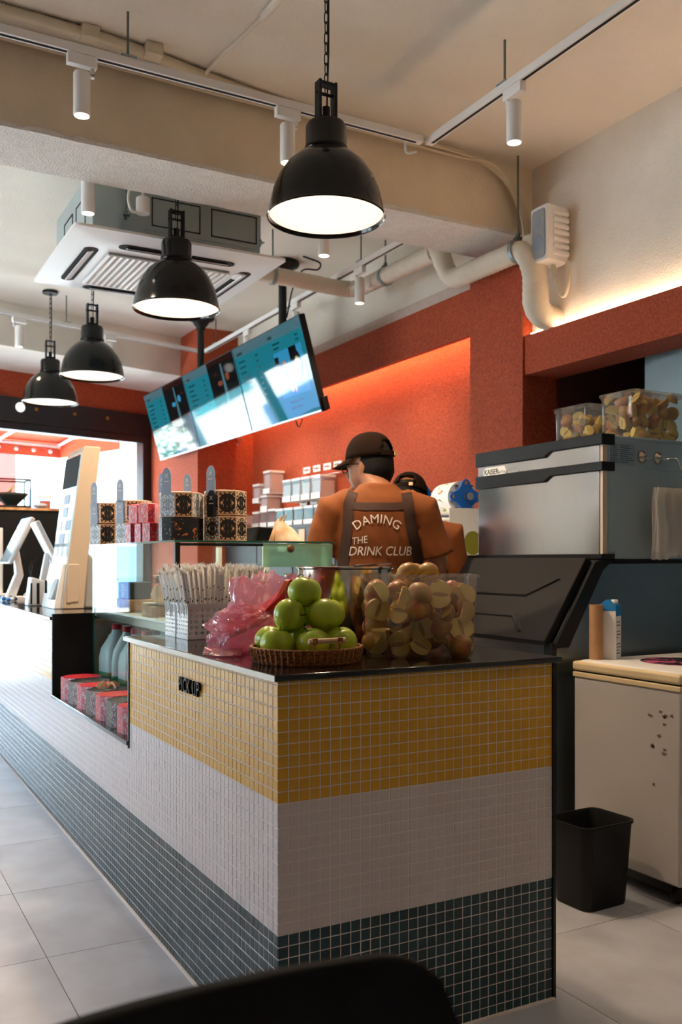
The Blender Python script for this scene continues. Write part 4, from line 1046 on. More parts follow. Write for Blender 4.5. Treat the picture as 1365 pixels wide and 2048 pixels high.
# tea boxes on the niche shelf
NB = 'octagonal boxes on the niche shelf'
names = ['beside the black side panel','second from the black side panel','third from the black side panel','tied with a ribbon','fifth from the black side panel','next to last before the pick-up block','against the pick-up block']
for k in range(7):
    red = k % 2 == 0
    y = 4.19 - 0.155*k
    o = gift_box('gift_box', '%s octagonal tea box on the niche shelf, %s' % ('red' if red else 'black', names[k]), (0.975, y, 0.5665), R(3), 0.165, 0.135, 0.095, 0.038,
             'box_red' if red else 'box_black', 'box_pink' if red else 'box_grey', 'box_redtop' if red else 'box_black', NB)
    if k == 3:
        m2 = MB()
        for a in (0.2, 1.3, 2.4, 3.6, 5.0):
            pts = [(0.0,0.0,0.100)] + [(0.05*i/4*math.cos(a), 0.05*i/4*math.sin(a), 0.100 + 0.022*math.sin(PI*i/4)) for i in range(1,5)]
            m2.tube(pts, 0.006, 6, flat=0.3)
        build(m2, 'ribbon', 'bamboo', o, local=True)
# paper cone snack and tablet on top of the case
pc = thing('paper_cone', 'cream wax paper wrap with two wooden picks on the display case', 'food wrap', (1.56, 3.30, ST))
m2 = MB(); rs = []
for i in range(9):
    z = 0.085*i/8; w = 0.062*(1 - (i/8)**1.3*0.86); rs.append([(1.56 + 0.03*(i/8-0.3)*-1 + w*math.cos(2*PI*j/18)*(1.15+0.12*math.sin(3*j)), 3.30 + w*0.6*math.sin(2*PI*j/18), ST + z + 0.004*math.sin(5*j+i)*(i > 0)) for j in range(18)])
build(m2.rings(rs), 'wrap', 'paper_cream', pc)
build(MB().tube([(1.535,3.30,ST+0.06),(1.545,3.295,ST+0.10)], 0.007, 4).tube([(1.54,3.30,ST+0.06),(1.565,3.29,ST+0.105)], 0.003, 6), 'pick', 'bamboo', pc)
build(MB().prism([(1.415,ST),(1.465,ST),(1.485,ST+0.052),(1.425,ST+0.056)], 3.24, 3.38, axis='y'), 'tablet_stand', 'black', label='black tablet stand lying behind the paper wrap on the case', cat='tablet', bevel=0.003)

# ================================================================== THINGS ON THE PICK-UP WORKTOP
WZ = 0.9212
# green apples in a rattan tray
def apple_rings(r, cut=None):
    rs = []; n = 20
    for i in range(13):
        a = PI*i/12; rad = r*math.sin(a)*(1.0 + 0.05*math.cos(a)); z = r*0.92*math.cos(a)*-1
        dip = 0.20*r*math.exp(-(rad/(0.28*r))**2); z = z + dip if i < 6 else z - dip*1.2
        rs.append([(max(rad, 0.0006)*math.cos(2*PI*j/n)*(1+0.015*math.cos(5*2*PI*j/n)*(i < 6)), max(rad,0.0006)*math.sin(2*PI*j/n)*(1+0.015*math.cos(5*2*PI*j/n)*(i < 6)), z) for j in range(n)])
    return rs
ap_me = make_mesh(MB().rings(apple_rings(0.043)), 'skin', 'granny', ang=80)
st_me = make_mesh(MB().tube([(0,0,0.026),(0.001,0,0.036),(0.004,0.002,0.044)], [0.0016,0.0012,0.0018], 6), 'stem', 'stem')
TC = Vector((1.064, 2.125))
def camdir(lat, t): return Vector((t*0.482 + lat*0.876, t*0.876 - lat*0.482))
TC = camdir(-0.090, 2.385)
def granny(off, z, label, s=1.0, tilt=(0,0,0)):
    t = thing('green_apple', label, 'apple', (TC.x + off[0], TC.y + off[1], z), tilt, group='green apples piled in the rattan tray'); t.scale = (s,s,s)
    for n_, me in (('skin', ap_me), ('stem', st_me)):
        o = bpy.data.objects.new(n_, me); COL.objects.link(o); o.parent = t
R_ = Vector((0.876,-0.482)); F_ = Vector((0.482,0.876))
def ofs(l, f): v = R_*l + F_*f; return (v.x, v.y)
zb = WZ + 0.012 + 0.038
L1 = 'green apple in the bottom layer of the rattan tray'; L2 = 'green apple in the second layer of the pile'
granny(ofs(-0.072,-0.052), zb, 'bottom-layer green apple facing the pink bag at the tray rim', 1.0, (0.15,0.1,0.5)); granny(ofs(-0.095,0.030), zb, 'bottom-layer green apple tucked against the pink bag', 0.98, (0.5,0.2,1.5))
granny(ofs(0.018,-0.062), zb, 'bottom-layer green apple directly behind the bamboo handle', 1.0, (-0.3,0.3,2.0)); granny(ofs(0.088,-0.018), zb, 'bottom-layer green apple next to the cut apple bin', 1.02, (0.1,-0.2,0)); granny(ofs(-0.008,0.028), zb, 'bottom-layer green apple buried in the middle of the pile', 1.0); granny(ofs(0.062,0.075), zb, 'bottom-layer green apple between the stock pot and the bin', 1.0); granny(ofs(-0.03,0.107), zb, 'bottom-layer green apple closest to the stock pot', 1.0)
granny(ofs(-0.042,-0.012), zb+0.0675, 'second-layer green apple with its dark end turned to the handle side', 1.04, (1.5,0.3,0.6)); granny(ofs(0.045,-0.006), zb+0.070, 'second-layer green apple above the bamboo handle', 1.04, (-0.5,0.5,1)); granny(ofs(-0.022,0.072), zb+0.068, 'second-layer green apple behind, towards the pink bag', 1.0); granny(ofs(0.058,0.072), zb+0.068, 'second-layer green apple behind, towards the bin', 1.0, (0.2,0,0))
granny(ofs(-0.005,0.022), zb+0.128, 'green apple at the very top of the pile', 1.04, (0.25,0.15,0.3))
tray = thing('rattan_tray', 'round woven rattan tray holding green apples', 'tray', (TC.x, TC.y, WZ))
build(MB().lathe([(0.0,0.0),(0.132,0.0),(0.132,0.006),(0.0,0.006)], (TC.x,TC.y,WZ), 40, False, False), 'base', 'wicker', tray)
for k in range(6):
    rad = 0.134 + 0.0016*k; n = 160
    pts = [(TC.x + (rad + 0.0012*math.sin(40*2*PI*j/n + PI*(k % 2)))*math.cos(2*PI*j/n), TC.y + (rad + 0.0012*math.sin(40*2*PI*j/n + PI*(k % 2)))*math.sin(2*PI*j/n), WZ + 0.0045 + 0.0066*k) for j in range(n)]
    build(MB().tube(pts, 0.0040, 6, closed=True), 'rattan_coil', 'wicker', tray)
for j in range(56):
    if j == 0:
        spk = make_mesh(MB().tube([(0,0,0),(0.006,0,0.020),(0.009,0,0.038)], 0.0028, 5), 'rattan_stake', 'wicker')
    o = bpy.data.objects.new('rattan_stake', spk); COL.objects.link(o); o.parent = tray
    a = 2*PI*j/56; o.location = (0.137*math.cos(a), 0.137*math.sin(a), 0.002); o.rotation_euler = (0,0,a)
for sgn in (1, -1):
    hc = Vector((TC.x, TC.y)) + (R_*0.055 - F_*0.125)*sgn; hd_ = (R_*0.92 + F_*0.39)
    a, b = hc - hd_*0.048, hc + hd_*0.048; up = WZ + 0.062
    hb = build(MB().tube([(a.x,a.y,up),(b.x,b.y,up+0.001)], 0.0065, 12), 'handle', 'bamboo', tray)
    m2 = MB()
    for q in (hc - hd_*0.033, hc + hd_*0.033):
        m2.tube([(q.x,q.y,WZ+0.034),(q.x,q.y,up)], 0.0032, 6)
        m2.lathe([(0.0078,-0.006),(0.0088,0),(0.0078,0.006)], (0,0,0), 10, False, False) if False else None
        m2.obox((q.x,q.y,up), (hd_.x*0.006,hd_.y*0.006,0), (-hd_.y*0.0075,hd_.x*0.0075,0), (0,0,0.0075))
    build(m2, 'handle_lashing', 'wicker', hb)

# cut apple pieces in containers
def half_mesh(r, skin):
    rs = [[(p[0], p[1], p[2]) for p in ring[:11]] for ring in apple_rings(r)]
    m2 = MB(); n = 11; vs = [p for q in rs for p in q]; fs = []
    for i in range(12):
        for j in range(10): fs.append((i*n+j, i*n+j+1, (i+1)*n+j+1, (i+1)*n+j))
    m2.add(vs, fs, 0)
    outline = [rs[i][0] for i in range(13)] + [rs[i][10] for i in range(12,-1,-1)]
    m2.add(outline, [tuple(range(len(outline)))], 1)
    m2.add([(0.006*math.cos(a), -0.0006, 0.022*math.sin(a)) for a in [2*PI*k/12 for k in range(12)]], [tuple(range(12))], 2)
    return make_mesh(m2, 'apple_piece', [skin, 'apple_flesh', 'apple_core'], ang=60)
def wedge_mesh(r, skin):
    rs = apple_rings(r); n = 6; m2 = MB(); vs = [p for ring in rs for p in ring[:n]]; fs = []
    for i in range(12):
        for j in range(n-1): fs.append((i*n+j, i*n+j+1, (i+1)*n+j+1, (i+1)*n+j))
    m2.add(vs, fs, 0); ax = [(0.004,0.004,ring[0][2]*0.9) for ring in rs]
    for j in (0, n-1):
        m2.add([rs[i][j] for i in range(13)] + ax[::-1], [tuple(range(26))], 1)
    return make_mesh(m2, 'apple_piece', [skin, 'apple_flesh', 'apple_core'], ang=60)
pieces = [half_mesh(0.036,'apple_red'), half_mesh(0.037,'apple_gold'), wedge_mesh(0.036,'apple_gold'), half_mesh(0.034,'apple_gold'), wedge_mesh(0.036,'apple_red')]
def fill_pieces(o, ux, uy, w, d, h, step, label, group, rnd, facing, s=1.0):
    z = step*0.42; layer = 0
    while z < h:
        nx = max(1, int(w/step)); ny = max(1, int(d/step))
        for i in range(nx):
            for j in range(ny):
                if 0 < i < nx-1 and 0 < j < ny-1 and z < h - step: continue          # hidden inside
                x = (i+0.5)/nx*w - w/2 + rnd.uniform(-0.12,0.12)*step; y = (j+0.5)/ny*d - d/2 + rnd.uniform(-0.12,0.12)*step
                x = max(-w/2+step*0.46, min(w/2-step*0.46, x)); y = max(-d/2+step*0.46, min(d/2-step*0.46, y))
                me = rnd.choice(pieces); ob = bpy.data.objects.new('apple_piece', me); COL.objects.link(ob)
                p = Vector(o) + Vector(ux)*x + Vector(uy)*y + Vector((0,0,z + rnd.uniform(-0.1,0.1)*step))
                ob.location = p; ob.scale = (s,s,s)
                if j == 0 and rnd.random() < 0.38: ob.rotation_euler = (rnd.uniform(-0.4,0.4), rnd.uniform(-0.5,0.5), facing + rnd.uniform(-0.5,0.5))
                else: ob.rotation_euler = (rnd.uniform(0,6.28), rnd.uniform(0,6.28), rnd.uniform(0,6.28))
                setp(ob, label, 'apple piece', group)
        z += step*0.86; layer += 1
rnd = random.Random(3)
def bin_shell(t, o, ux, uy, w, d, h, taper, m, rim=0.012, rimname='rim', name='tub'):
    ux, uy, o = Vector(ux), Vector(uy), Vector(o)
    def ring(k, z, inset=0.0, r=0.022):
        return [tuple(o + ux*p[0] + uy*p[1] + Vector((0,0,z))) for p in rrect(0,0,w*k-2*inset,d*k-2*inset,r,0,5)]
    build(MB().rings([ring(taper,0.004,0.004), ring(taper,0.012), ring(1,h), ring(1,h,-rim), ring(1,h-0.008,-rim)], True, False), name, m, t, ang=50)
ux, uy = (R_.x, R_.y, 0), (F_.x, F_.y, 0)
BC_ = camdir(0.208, 2.545); bo = (BC_.x, BC_.y, WZ)
pb = thing('plastic_bin', 'cloudy clear plastic bin of cut apples on the worktop', 'bin', bo)
bin_shell(pb, bo, ux, uy, 0.305, 0.235, 0.222, 0.93, 'frost', 0.006)
fill_pieces((bo[0],bo[1],WZ+0.01), ux, uy, 0.285, 0.220, 0.180, 0.053, 'cut piece of red or golden apple in the bin on the worktop', 'cut apples in the worktop bin', rnd, R(-YAW))
for k, (l, f) in enumerate(((-0.02,0.0),(0.035,0.02),(0.0,0.05))):
    ob = bpy.data.objects.new('apple_piece', pieces[1 if k != 2 else 3]); COL.objects.link(ob); v = ofs(l, f)
    ob.location = (bo[0]+v[0], bo[1]+v[1], WZ+0.218); ob.rotation_euler = (1.2, 0.4*k, 0.9*k); setp(ob, 'golden apple piece heaped above the rim of the worktop bin', 'apple piece', 'apple pieces above the bin rim')
# stock pot
pt = thing('stock_pot', 'polished stainless stock pot behind the green apples', 'pot', (1.352, 2.475, WZ))
px, py = camdir(0.012, 2.80)
pt.location = (px, py, WZ)
build(MB().lathe([(0.0,0.0),(0.138,0.0),(0.143,0.006),(0.143,0.232),(0.148,0.236),(0.148,0.240),(0.140,0.238),(0.140,0.008),(0.0,0.006)], (px,py,WZ), 56, False, False), 'vessel', 'steel_pot', pt, ang=50)
for sgn in (-1, 1):
    a = Vector((px,py,0)) + Vector((R_.x,R_.y,0))*sgn*0.143
    s3_ = Vector((F_.x,F_.y,0)); o3 = Vector((R_.x,R_.y,0))*sgn
    build(MB().tube(smooth_path([a - s3_*0.04 + Vector((0,0,WZ+0.205)), a - s3_*0.04 + o3*0.035 + Vector((0,0,WZ+0.215)), a + s3_*0.04 + o3*0.035 + Vector((0,0,WZ+0.215)), a + s3_*0.04 + Vector((0,0,WZ+0.205))],0.02), 0.007, 8), 'handle', 'steel_pot', pt)
build(MB().tube([(px+0.02,py-0.02,WZ+0.243),(px+0.20,py+0.06,WZ+0.250)], 0.004, 6), 'ladle', 'steel_pot', label='thin steel ladle resting across the stock pot', cat='ladle')

# straw baskets with holes punched through
def holes_wall(mb_, o, u, v, w, h, nu_, nv_, r):
    o, u, v = Vector(o), Vector(u), Vector(v)
    for i in range(nu_):
        for j in range(nv_):
            c = o + u*(w*(i+0.5)/nu_) + v*(h*(j+0.5)/nv_); a, b = w/nu_/2, h/nv_/2
            sq = [(a*x, b*y) for x, y in ((1,0),(1,1),(0,1),(-1,1),(-1,0),(-1,-1),(0,-1),(1,-1))]
            ci = [(r*math.cos(k*PI/4), r*math.sin(k*PI/4)) for k in range(8)]
            mb_.add([c + u*x + v*y for x, y in sq] + [c + u*x + v*y for x, y in ci], [(k,(k+1)%8,8+(k+1)%8,8+k) for k in range(8)])
def straw_basket(x0, x1, y0, y1, label):
    t = thing('straw_basket', label, 'basket', ((x0+x1)/2,(y0+y1)/2,WZ), group='perforated straw baskets')
    h = 0.118; m2 = MB(); w, d = x1-x0, y1-y0
    m2.box(x0, x1, y0, y1, WZ+0.0005, WZ+0.003)
    holes_wall(m2, (x0,y0,WZ+0.012), (1,0,0), (0,0,1), w, h-0.024, 13, 5, 0.0062); holes_wall(m2, (x0,y1,WZ+0.012), (1,0,0), (0,0,1), w, h-0.024, 13, 5, 0.0062)
    holes_wall(m2, (x0,y0,WZ+0.012), (0,1,0), (0,0,1), d, h-0.024, 6, 7, 0.0038); holes_wall(m2, (x1,y0,WZ+0.012), (0,1,0), (0,0,1), d, h-0.024, 6, 5, 0.0062)
    for za, zb_ in ((0.002,0.012),(h-0.012,h)):
        m2.box(x0-0.001,x1+0.001,y0-0.001,y0+0.001,WZ+za,WZ+zb_).box(x0-0.001,x1+0.001,y1-0.001,y1+0.001,WZ+za,WZ+zb_).box(x0-0.001,x0+0.001,y0,y1,WZ+za,WZ+zb_).box(x1-0.001,x1+0.001,y0,y1,WZ+za,WZ+zb_)
    build(m2, 'tub', 'cream_white' if False else 'white_plastic', t, smooth=False)
    m2 = MB(); a = 0.004
    for b in ((x0-a,x1+a,y0-a,y0),(x0-a,x1+a,y1,y1+a),(x0-a,x0,y0,y1),(x1,x1+a,y0,y1)): m2.box(b[0],b[1],b[2],b[3],WZ+h-0.006,WZ+h)
    build(m2, 'rim', 'white_plastic', t)
straw_basket(1.010, 1.270, 2.870, 2.980, 'white perforated basket full of wrapped straws, pink bag side')
straw_basket(1.010, 1.270, 2.995, 3.100, 'white perforated basket full of wrapped straws, display case side')
sm = MB().tube([(0,0,0),(0,0,0.205)], 0.0056, 7, mi=0)
for a in (0.3, 1.4, 2.4):
    c_, s_ = math.cos(a), math.sin(a)
    sm.add([(-0.005*c_,-0.005*s_,0.203),(0.005*c_,0.005*s_,0.203),(0.010*c_,0.009*s_,0.222+0.004*s_),(0.001,0.003*c_,0.215),(-0.009*c_,-0.010*s_,0.225-0.003*c_)], [(0,1,2,3,4)], 0)
for k in range(4):
    z = 0.08 + 0.036*k; a = 1.3*k + 2.5
    for q in range(2): sm.add([(0.0060*math.cos(a+b), 0.0060*math.sin(a+b), z+c) for b, c in ((-0.45,0),(0.45,0.002),(0.40,0.007),(-0.35,0.006))], [(0,1,2,3)], 1)
straw_me = make_mesh(sm, 'straw', ['straw','straw_dot'])
for bi, (y0, y1) in enumerate(((2.870,2.980),(2.995,3.100))):
    for i in range(19):
        for j in range(5):
            if bi == 1 and i > 7 and j < 2: continue
            u = (i+0.5)/19; v = (j+0.5)/5
            o = bpy.data.objects.new('straw', straw_me); COL.objects.link(o)
            o.location = (1.020 + 0.24*u + random.uniform(-0.002,0.002), y0+0.008 + (y1-y0-0.016)*v, WZ+0.006)
            o.rotation_euler = (random.uniform(-0.03,0.03) - 0.18*(v-0.5), 0.34*(u-0.5) + random.uniform(-0.03,0.03), random.uniform(0,6.28)*0)
            o.scale = (1,1,random.uniform(1.0,1.10))
            setp(o, 'paper-wrapped straw with dark dots in the %s basket' % ('pink bag side' if bi == 0 else 'display case side'), 'straw', 'wrapped straws in the %s basket' % ('near' if bi == 0 else 'far'))
# crumpled pink bag with red packets
bag = thing('plastic_bag', 'crumpled translucent pink plastic bag holding red packets', 'bag', (1.13,2.56,WZ))
bc_ = camdir(-0.232, 2.62)
def crumple(cx, cy, cz, rx, ry, rz, seed, amp, open_top=False, nu=56, nv=34):
    m2 = MB(); rs = []
    for i in range(nv+1):
        a = -PI/2 + PI*i/nv*(0.80 if open_top else 1.0)
        ring = []
        for j in range(nu):
            b = 2*PI*j/nu; p = Vector((math.cos(a)*math.cos(b), math.cos(a)*math.sin(b), math.sin(a)))
            f = 1 + amp*noise.noise(p*2.2 + Vector((seed,0,0))) + amp*0.75*(0.5-abs(noise.noise(p*4.5 + Vector((0,seed,0))))) + amp*0.4*abs(noise.noise(p*10 + Vector((0,0,seed))))
            q = Vector((p.x*rx*f, p.y*ry*f, p.z*rz*f)); z = max(cz + q.z, WZ + 0.0015 + 0.002*abs(noise.noise(p*9)))
            v = R_*q.x + F_*q.y; ring.append((cx + v.x, cy + v.y, z))
        rs.append(ring)
    return m2.rings(rs, True, not open_top)
m2 = crumple(bc_.x, bc_.y, WZ+0.055, 0.130, 0.095, 0.070, 4.0, 0.36)
build(m2, 'lower_folds', 'pink_bag', bag, ang=70)
bc2 = camdir(-0.212, 2.66)
m2 = crumple(bc2.x, bc2.y, WZ+0.10, 0.110, 0.07, 0.125, 9.0, 0.36, True); build(m2, 'open_mouth', 'pink_bag', bag, ang=70)
for k, (l, f, z, a, b, m) in enumerate(((-0.205,2.61,0.125,0.75,0.25,'red_pack'),(-0.165,2.62,0.150,1.1,-0.25,'red_pack2'),(-0.265,2.59,0.085,0.45,0.5,'red_pack'))):
    p = camdir(l, f); M = Matrix.Translation((p.x,p.y,WZ+z)) @ Matrix.Rotation(R(-YAW),4,'Z') @ Matrix.Rotation(-a,4,'Y') @ Matrix.Rotation(b,4,'X')
    q = MB().rings([[(x,y,zz) for x,y,zz in rrect(0,0,0.12,0.075,0.01,-0.002)], [(x,y,zz) for x,y,zz in rrect(0,0,0.11,0.066,0.012,0.010)]]).xform(M)
    build(q, 'snack_packet', m, label=('red snack packet standing in the pink bag','orange-red snack packet leaning in the mouth of the pink bag','red snack packet low in the pink bag')[k], cat='packet')
tail = MB(); pth = [camdir(-0.27,2.55), camdir(-0.325,2.52), camdir(-0.375,2.52)]
tail.rings([[(p.x + R_.x*0 + F_.x*w*s, p.y + F_.y*w*s, WZ+0.002+hh) for s, hh in ((-1,0.002),(-0.4,0.018),(0.2,0.006),(0.7,0.02),(1,0.002),(0.5,0.001),(-0.5,0.001))] for p, w in zip(pth, (0.07,0.05,0.02))])
build(tail, 'bag_tail', 'pink_bag', bag)

# ================================================================== ICE MACHINE AND STORAGE BIN
IX, IY0, IY1, IZ0, IZ1 = 2.70, 2.735, 3.555, 1.185, 1.685
im = thing('ice_machine', 'stainless ice machine head with black trim and grey-blue side', 'ice machine', (3.0,3.15,IZ0))
build(MB().box(IX+0.03, 3.262, IY0+0.004, IY1-0.004, IZ0, IZ1-0.012), 'cabinet', 'blue_steel', im, bevel=0.003)
build(MB().box(IX+0.01, 3.262, IY0, IY1, IZ1-0.012, IZ1), 'top_cover', 'blue_steel', im, bevel=0.003)
def trim_band(z0, z1, step, name):
    # black band with a raised middle section, seen on the front and wrapped round the corner
    ya, yb = IY0-0.006, IY1+0.004; y1, y2 = IY0+0.30, IY0+0.34; y3, y4 = IY1-0.30, IY1-0.26
    poly = [(ya,z0),(y1,z0),(y2,z0-step),(yb,z0-step),(yb,z1-step*0.0),(ya,z1)]
    build(MB().prism(poly, IX-0.012, IX+0.06, axis='x'), name, 'black_plastic', im, bevel=0.003)
trim_band(IZ1-0.040, IZ1+0.004, 0.022, 'top_trim')
trim_band(IZ1-0.145, IZ1-0.108, 0.022, 'middle_trim')
trim_band(IZ0+0.001, IZ0+0.022, -0.0, 'bottom_trim')
build(MB().box(IX, IX+0.03, IY0+0.02, IY1-0.004, IZ1-0.125, IZ1-0.035), 'upper_front', 'steel_door', im)
build(MB().box(IX, IX+0.03, IY0+0.02, IY1-0.004, IZ0+0.02, IZ1-0.13), 'front_panel', 'steel_door', im, bevel=0.002)
build(MB().box(IX+0.002, IX+0.028, IY0+0.004, IY0+0.018, IZ0+0.02, IZ1-0.03), 'corner_strip', 'beige', im)
bd = MB().rings([[(IX-0.001, IY1-0.13 + p[0], IZ1-0.093 + p[1]) for p in rrect(0,0,0.17,0.046,0.0225,0)], [(IX-0.003, IY1-0.13 + p[0], IZ1-0.093 + p[1]) for p in rrect(0,0,0.165,0.041,0.020,0)]])
bdg = build(bd, 'name_badge', 'paper_white', im)
t = text_mb('KAISER', 0.034, 0.0003, bold=0.0006); t.xform(frame_to((IX-0.0035, IY1-0.108, IZ1-0.093), (0,-1,0), (0,0,1))); build(t, 'lettering', 'ink_black', bdg)
t = text_mb('IceTop', 0.018, 0.0003); t.xform(frame_to((IX-0.0035, IY1-0.185, IZ1-0.096), (0,-1,0), (0,0,1))); build(t, 'lettering', 'ink_black', bdg)
build(MB().box(IX-0.0012, IX, IY1-0.30, IY1-0.225, IZ1-0.118, IZ1-0.098), 'rating_sticker', 'grey_plastic', im)
# side plate, hook rail with suction cups
pl_ = build(MB().box(2.745, 2.875, IY0-0.0005, IY0+0.004, IZ1-0.115, IZ1-0.030), 'instruction_plate', 'galv', im)
m2 = MB()
for r in range(9):
    for c0, c1 in ((2.75,2.785),(2.792,2.868)):
        w = random.uniform(0.6,1.0); m2.box(c0, c0+(c1-c0)*w, IY0-0.0011, IY0-0.0005, IZ1-0.108+0.0083*r, IZ1-0.105+0.0083*r)
build(m2, 'plate_print', 'ink', pl_)
for x, z in ((2.752,IZ1-0.022),(2.98,IZ1-0.030),(2.76,IZ0+0.02),(2.98,IZ0+0.018)): build(MB().lathe([(0.006,0),(0.006,-0.003),(0.003,-0.005)],(x,IY0+0.002,z),10,axis='y'), 'screw', 'steel_pot', im)
hr = thing('hook_rail', 'wire hook rail on two suction cups on the ice machine side', 'hook rail', (2.95,2.70,1.57))
for x in (2.915, 3.005): build(MB().lathe([(0.026,0.0),(0.024,-0.008),(0.012,-0.018),(0.010,-0.026),(0.0,-0.028)],(x,IY0,1.605),24,cap1=False,axis='y'), 'suction_cup', 'steel_pot', hr)
build(MB().tube(smooth_path([(2.88,IY0-0.022,1.600),(3.035,IY0-0.022,1.600),(3.045,IY0-0.07,1.60),(3.045,IY0-0.09,1.545),(2.84,IY0-0.09,1.55)],0.012), 0.003, 6), 'wire', 'steel_pot', hr)
def bag_bundle(x, w, label):
    t = thing('bag_bundle', label, 'plastic bags', (x, IY0-0.09, 1.3), group=None)
    y = IY0-0.075
    build(MB().tube(smooth_path([(x,IY0-0.09,1.548),(x+0.01,IY0-0.09,1.53),(x+0.004,y,1.50),(x,y,1.47)],0.01), 0.0018, 6), 'hook', 'steel_pot', t)
    rb = random.Random(int(x*1000))
    for q in range(4):
        yy = y - 0.016 + 0.0065*q; dx = rb.uniform(-0.012,0.012); h_ = 0.27 + rb.uniform(-0.02,0.02); rows = []
        for i in range(9):
            z = 1.475 - h_*i/8; ww = w*(0.86 if i == 0 else 1.0 + 0.02*i)
            f = [(x + dx*i/8 + ww*(a/8-0.5), yy + 0.004*math.sin(a*1.3+q) + 0.003*math.sin(i*0.9+q*2), z + 0.004*math.sin(a*2.1+q)*(i == 8)) for a in range(9)]
            rows.append(f + [(p[0], p[1]+0.0012, p[2]) for p in f[::-1]])
        build(MB().rings(rows), 'bag', 'bag_white', t, ang=60)
    return t
MT['bag_white'] = mk_clear('folded_clear_bags', '#f8f6f2', 0.5, '#fbf9f6', 0.15, bump=0.4, bscale=18)
bn = bag_bundle(2.945, 0.085, 'bundle of folded clear plastic bags hanging by the plate')
bn2 = bag_bundle(3.045, 0.10, 'bundle of clear printed plastic bags with a paper tag on the hook rail')
build(MB().box(3.025,3.058,IY0-0.118,IY0-0.1165,1.40,1.475), 'paper_tag', 'paper_white', bn2)
build(MB().lathe([(0.008,0),(0.008,-0.0008)],(3.035,IY0-0.112,1.265),10,axis='y').box(3.028,3.036,IY0-0.114,IY0-0.1125,1.335,1.38), 'print', 'ink_black', bn2)

sb = thing('ice_storage_bin', 'black-doored stainless ice storage bin under the ice machine', 'ice bin', (2.9,3.15,0))
prof = [(2.455,0.12),(2.455,0.86),(2.66,1.165),(2.69,1.182),(3.262,1.182),(3.262,0.12)]
MT['bin_side'] = mk('dark_stainless', '#74808a', 0.28, metal=0.9, var=0.2, vscale=3)
build(MB().prism(prof, IY0+0.012, IY1, axis='y'), 'cabinet', 'bin_side', sb, bevel=0.006)
# black side frame following the slope, and the sloping door
fr = [(2.445,0.84),(2.655,1.175),(2.70,1.1845),(3.262,1.1845),(3.262,1.168),(2.735,1.166),(2.70,1.14),(2.52,0.84)]
build(MB().prism(fr, IY0-0.002, IY0+0.016, axis='y'), 'side_frame', 'black_plastic', sb, bevel=0.003)
d0, d1 = Vector((2.442,0.845)), Vector((2.655,1.178)); dn = Vector((-(d1-d0).y,(d1-d0).x)).normalized()
m2 = MB(); poly = [d0, d1, d1 + dn*0.03, d0 + dn*0.035]
door = build(MB().prism([tuple(p) for p in poly], IY0+0.022, IY1-0.01, axis='y'), 'sloping_door', 'bin_door', sb, bevel=0.006)
def on_door(u, y, off): p = d0 + (d1-d0)*u + dn*(0.0325 + off); return (p.x, y, p.y)
for u0, u1, ya, yb, yc in ((0.50,0.56,IY1-0.03,IY0+0.26,IY0+0.12),(0.24,0.30,IY1-0.03,IY0+0.28,IY0+0.20)):
    # pressed ridge lines across the door
    vs = [on_door(u0,ya,0), on_door(u0,yb,0), on_door(u0+0.20 if u0 > 0.4 else u0-0.16,yc,0), on_door((u0+0.20 if u0 > 0.4 else u0-0.16)+0.03,yc-0.02,0), on_door(u1,yb-0.02,0), on_door(u1,ya,0)]
    tp = [on_door(u0+0.02,ya,0.006), on_door(u0+0.02,yb,0.006), on_door((u0+0.21 if u0 > 0.4 else u0-0.15),yc,0.006), on_door((u0+0.21 if u0 > 0.4 else u0-0.15)+0.015,yc-0.012,0.006), on_door(u1-0.01,yb-0.015,0.006), on_door(u1-0.01,ya,0.006)]
    build(MB().rings([vs, tp], False, True), 'pressed_ridge', 'bin_door', door, smooth=False)
build(MB().tube([(2.652,IY0+0.03,1.165),(2.652,IY0+0.10,1.165)], 0.018, 12), 'hinge', 'black_plastic', sb)
build(MB().box(2.440,2.458,IY0+0.008,IY1,0.12,0.85), 'lower_front', 'steel', sb)
build(MB().box(2.436,2.46,IY0+0.004,IY0+0.05,0.10,0.86), 'corner_post', 'black_plastic', sb)
for x in (2.50, 3.2):
    for y in (IY0+0.06, IY1-0.02): build(MB().lathe([(0.03,0.0),(0.022,0.02),(0.018,0.12)],(x,y,0),14), 'leg', 'black', sb)

# containers of cut apples on the ice machine
def clear_box(x0, x1, y0, y1, h, label, n_step, seedlabel):
    t = thing('storage_box', label, 'storage box', ((x0+x1)/2,(y0+y1)/2,IZ1+0.0005))
    o = ((x0+x1)/2,(y0+y1)/2,IZ1+0.0008); w, d = x1-x0, y1-y0
    bin_shell(t, o, (1,0,0), (0,1,0), w, d, h, 0.97, 'clear', 0.003, name='tub')
    build(MB().rings([rrect(o[0],o[1],w+0.012,d+0.012,0.02,o[2]+h+0.001), rrect(o[0],o[1],w+0.012,d+0.012,0.02,o[2]+h+0.010)]), 'lid', 'clear', t)
    for a in (-0.3, 0.3):
        build(MB().box(o[0]+a*w-0.03, o[0]+a*w+0.03, y0-0.012, y0-0.007, o[2]+h-0.018, o[2]+h+0.008), 'clip', 'clear', t)
    build(MB().box(x0-0.012, x0-0.007, o[1]-0.04, o[1]+0.04, o[2]+h-0.018, o[2]+h+0.008), 'clip', 'clear', t)
    fill_pieces((o[0],o[1],o[2]+0.008), (1,0,0), (0,1,0), w*0.93, d*0.93, h-0.02, n_step, seedlabel, seedlabel.replace('cut apple piece', 'apple pieces'), rnd, 0.0, 0.9)
clear_box(2.905, 3.205, 2.765, 2.965, 0.195, 'clear lidded box of cut apples over the hook rail side of the ice machine', 0.055, 'cut apple piece in the larger box on the ice machine')
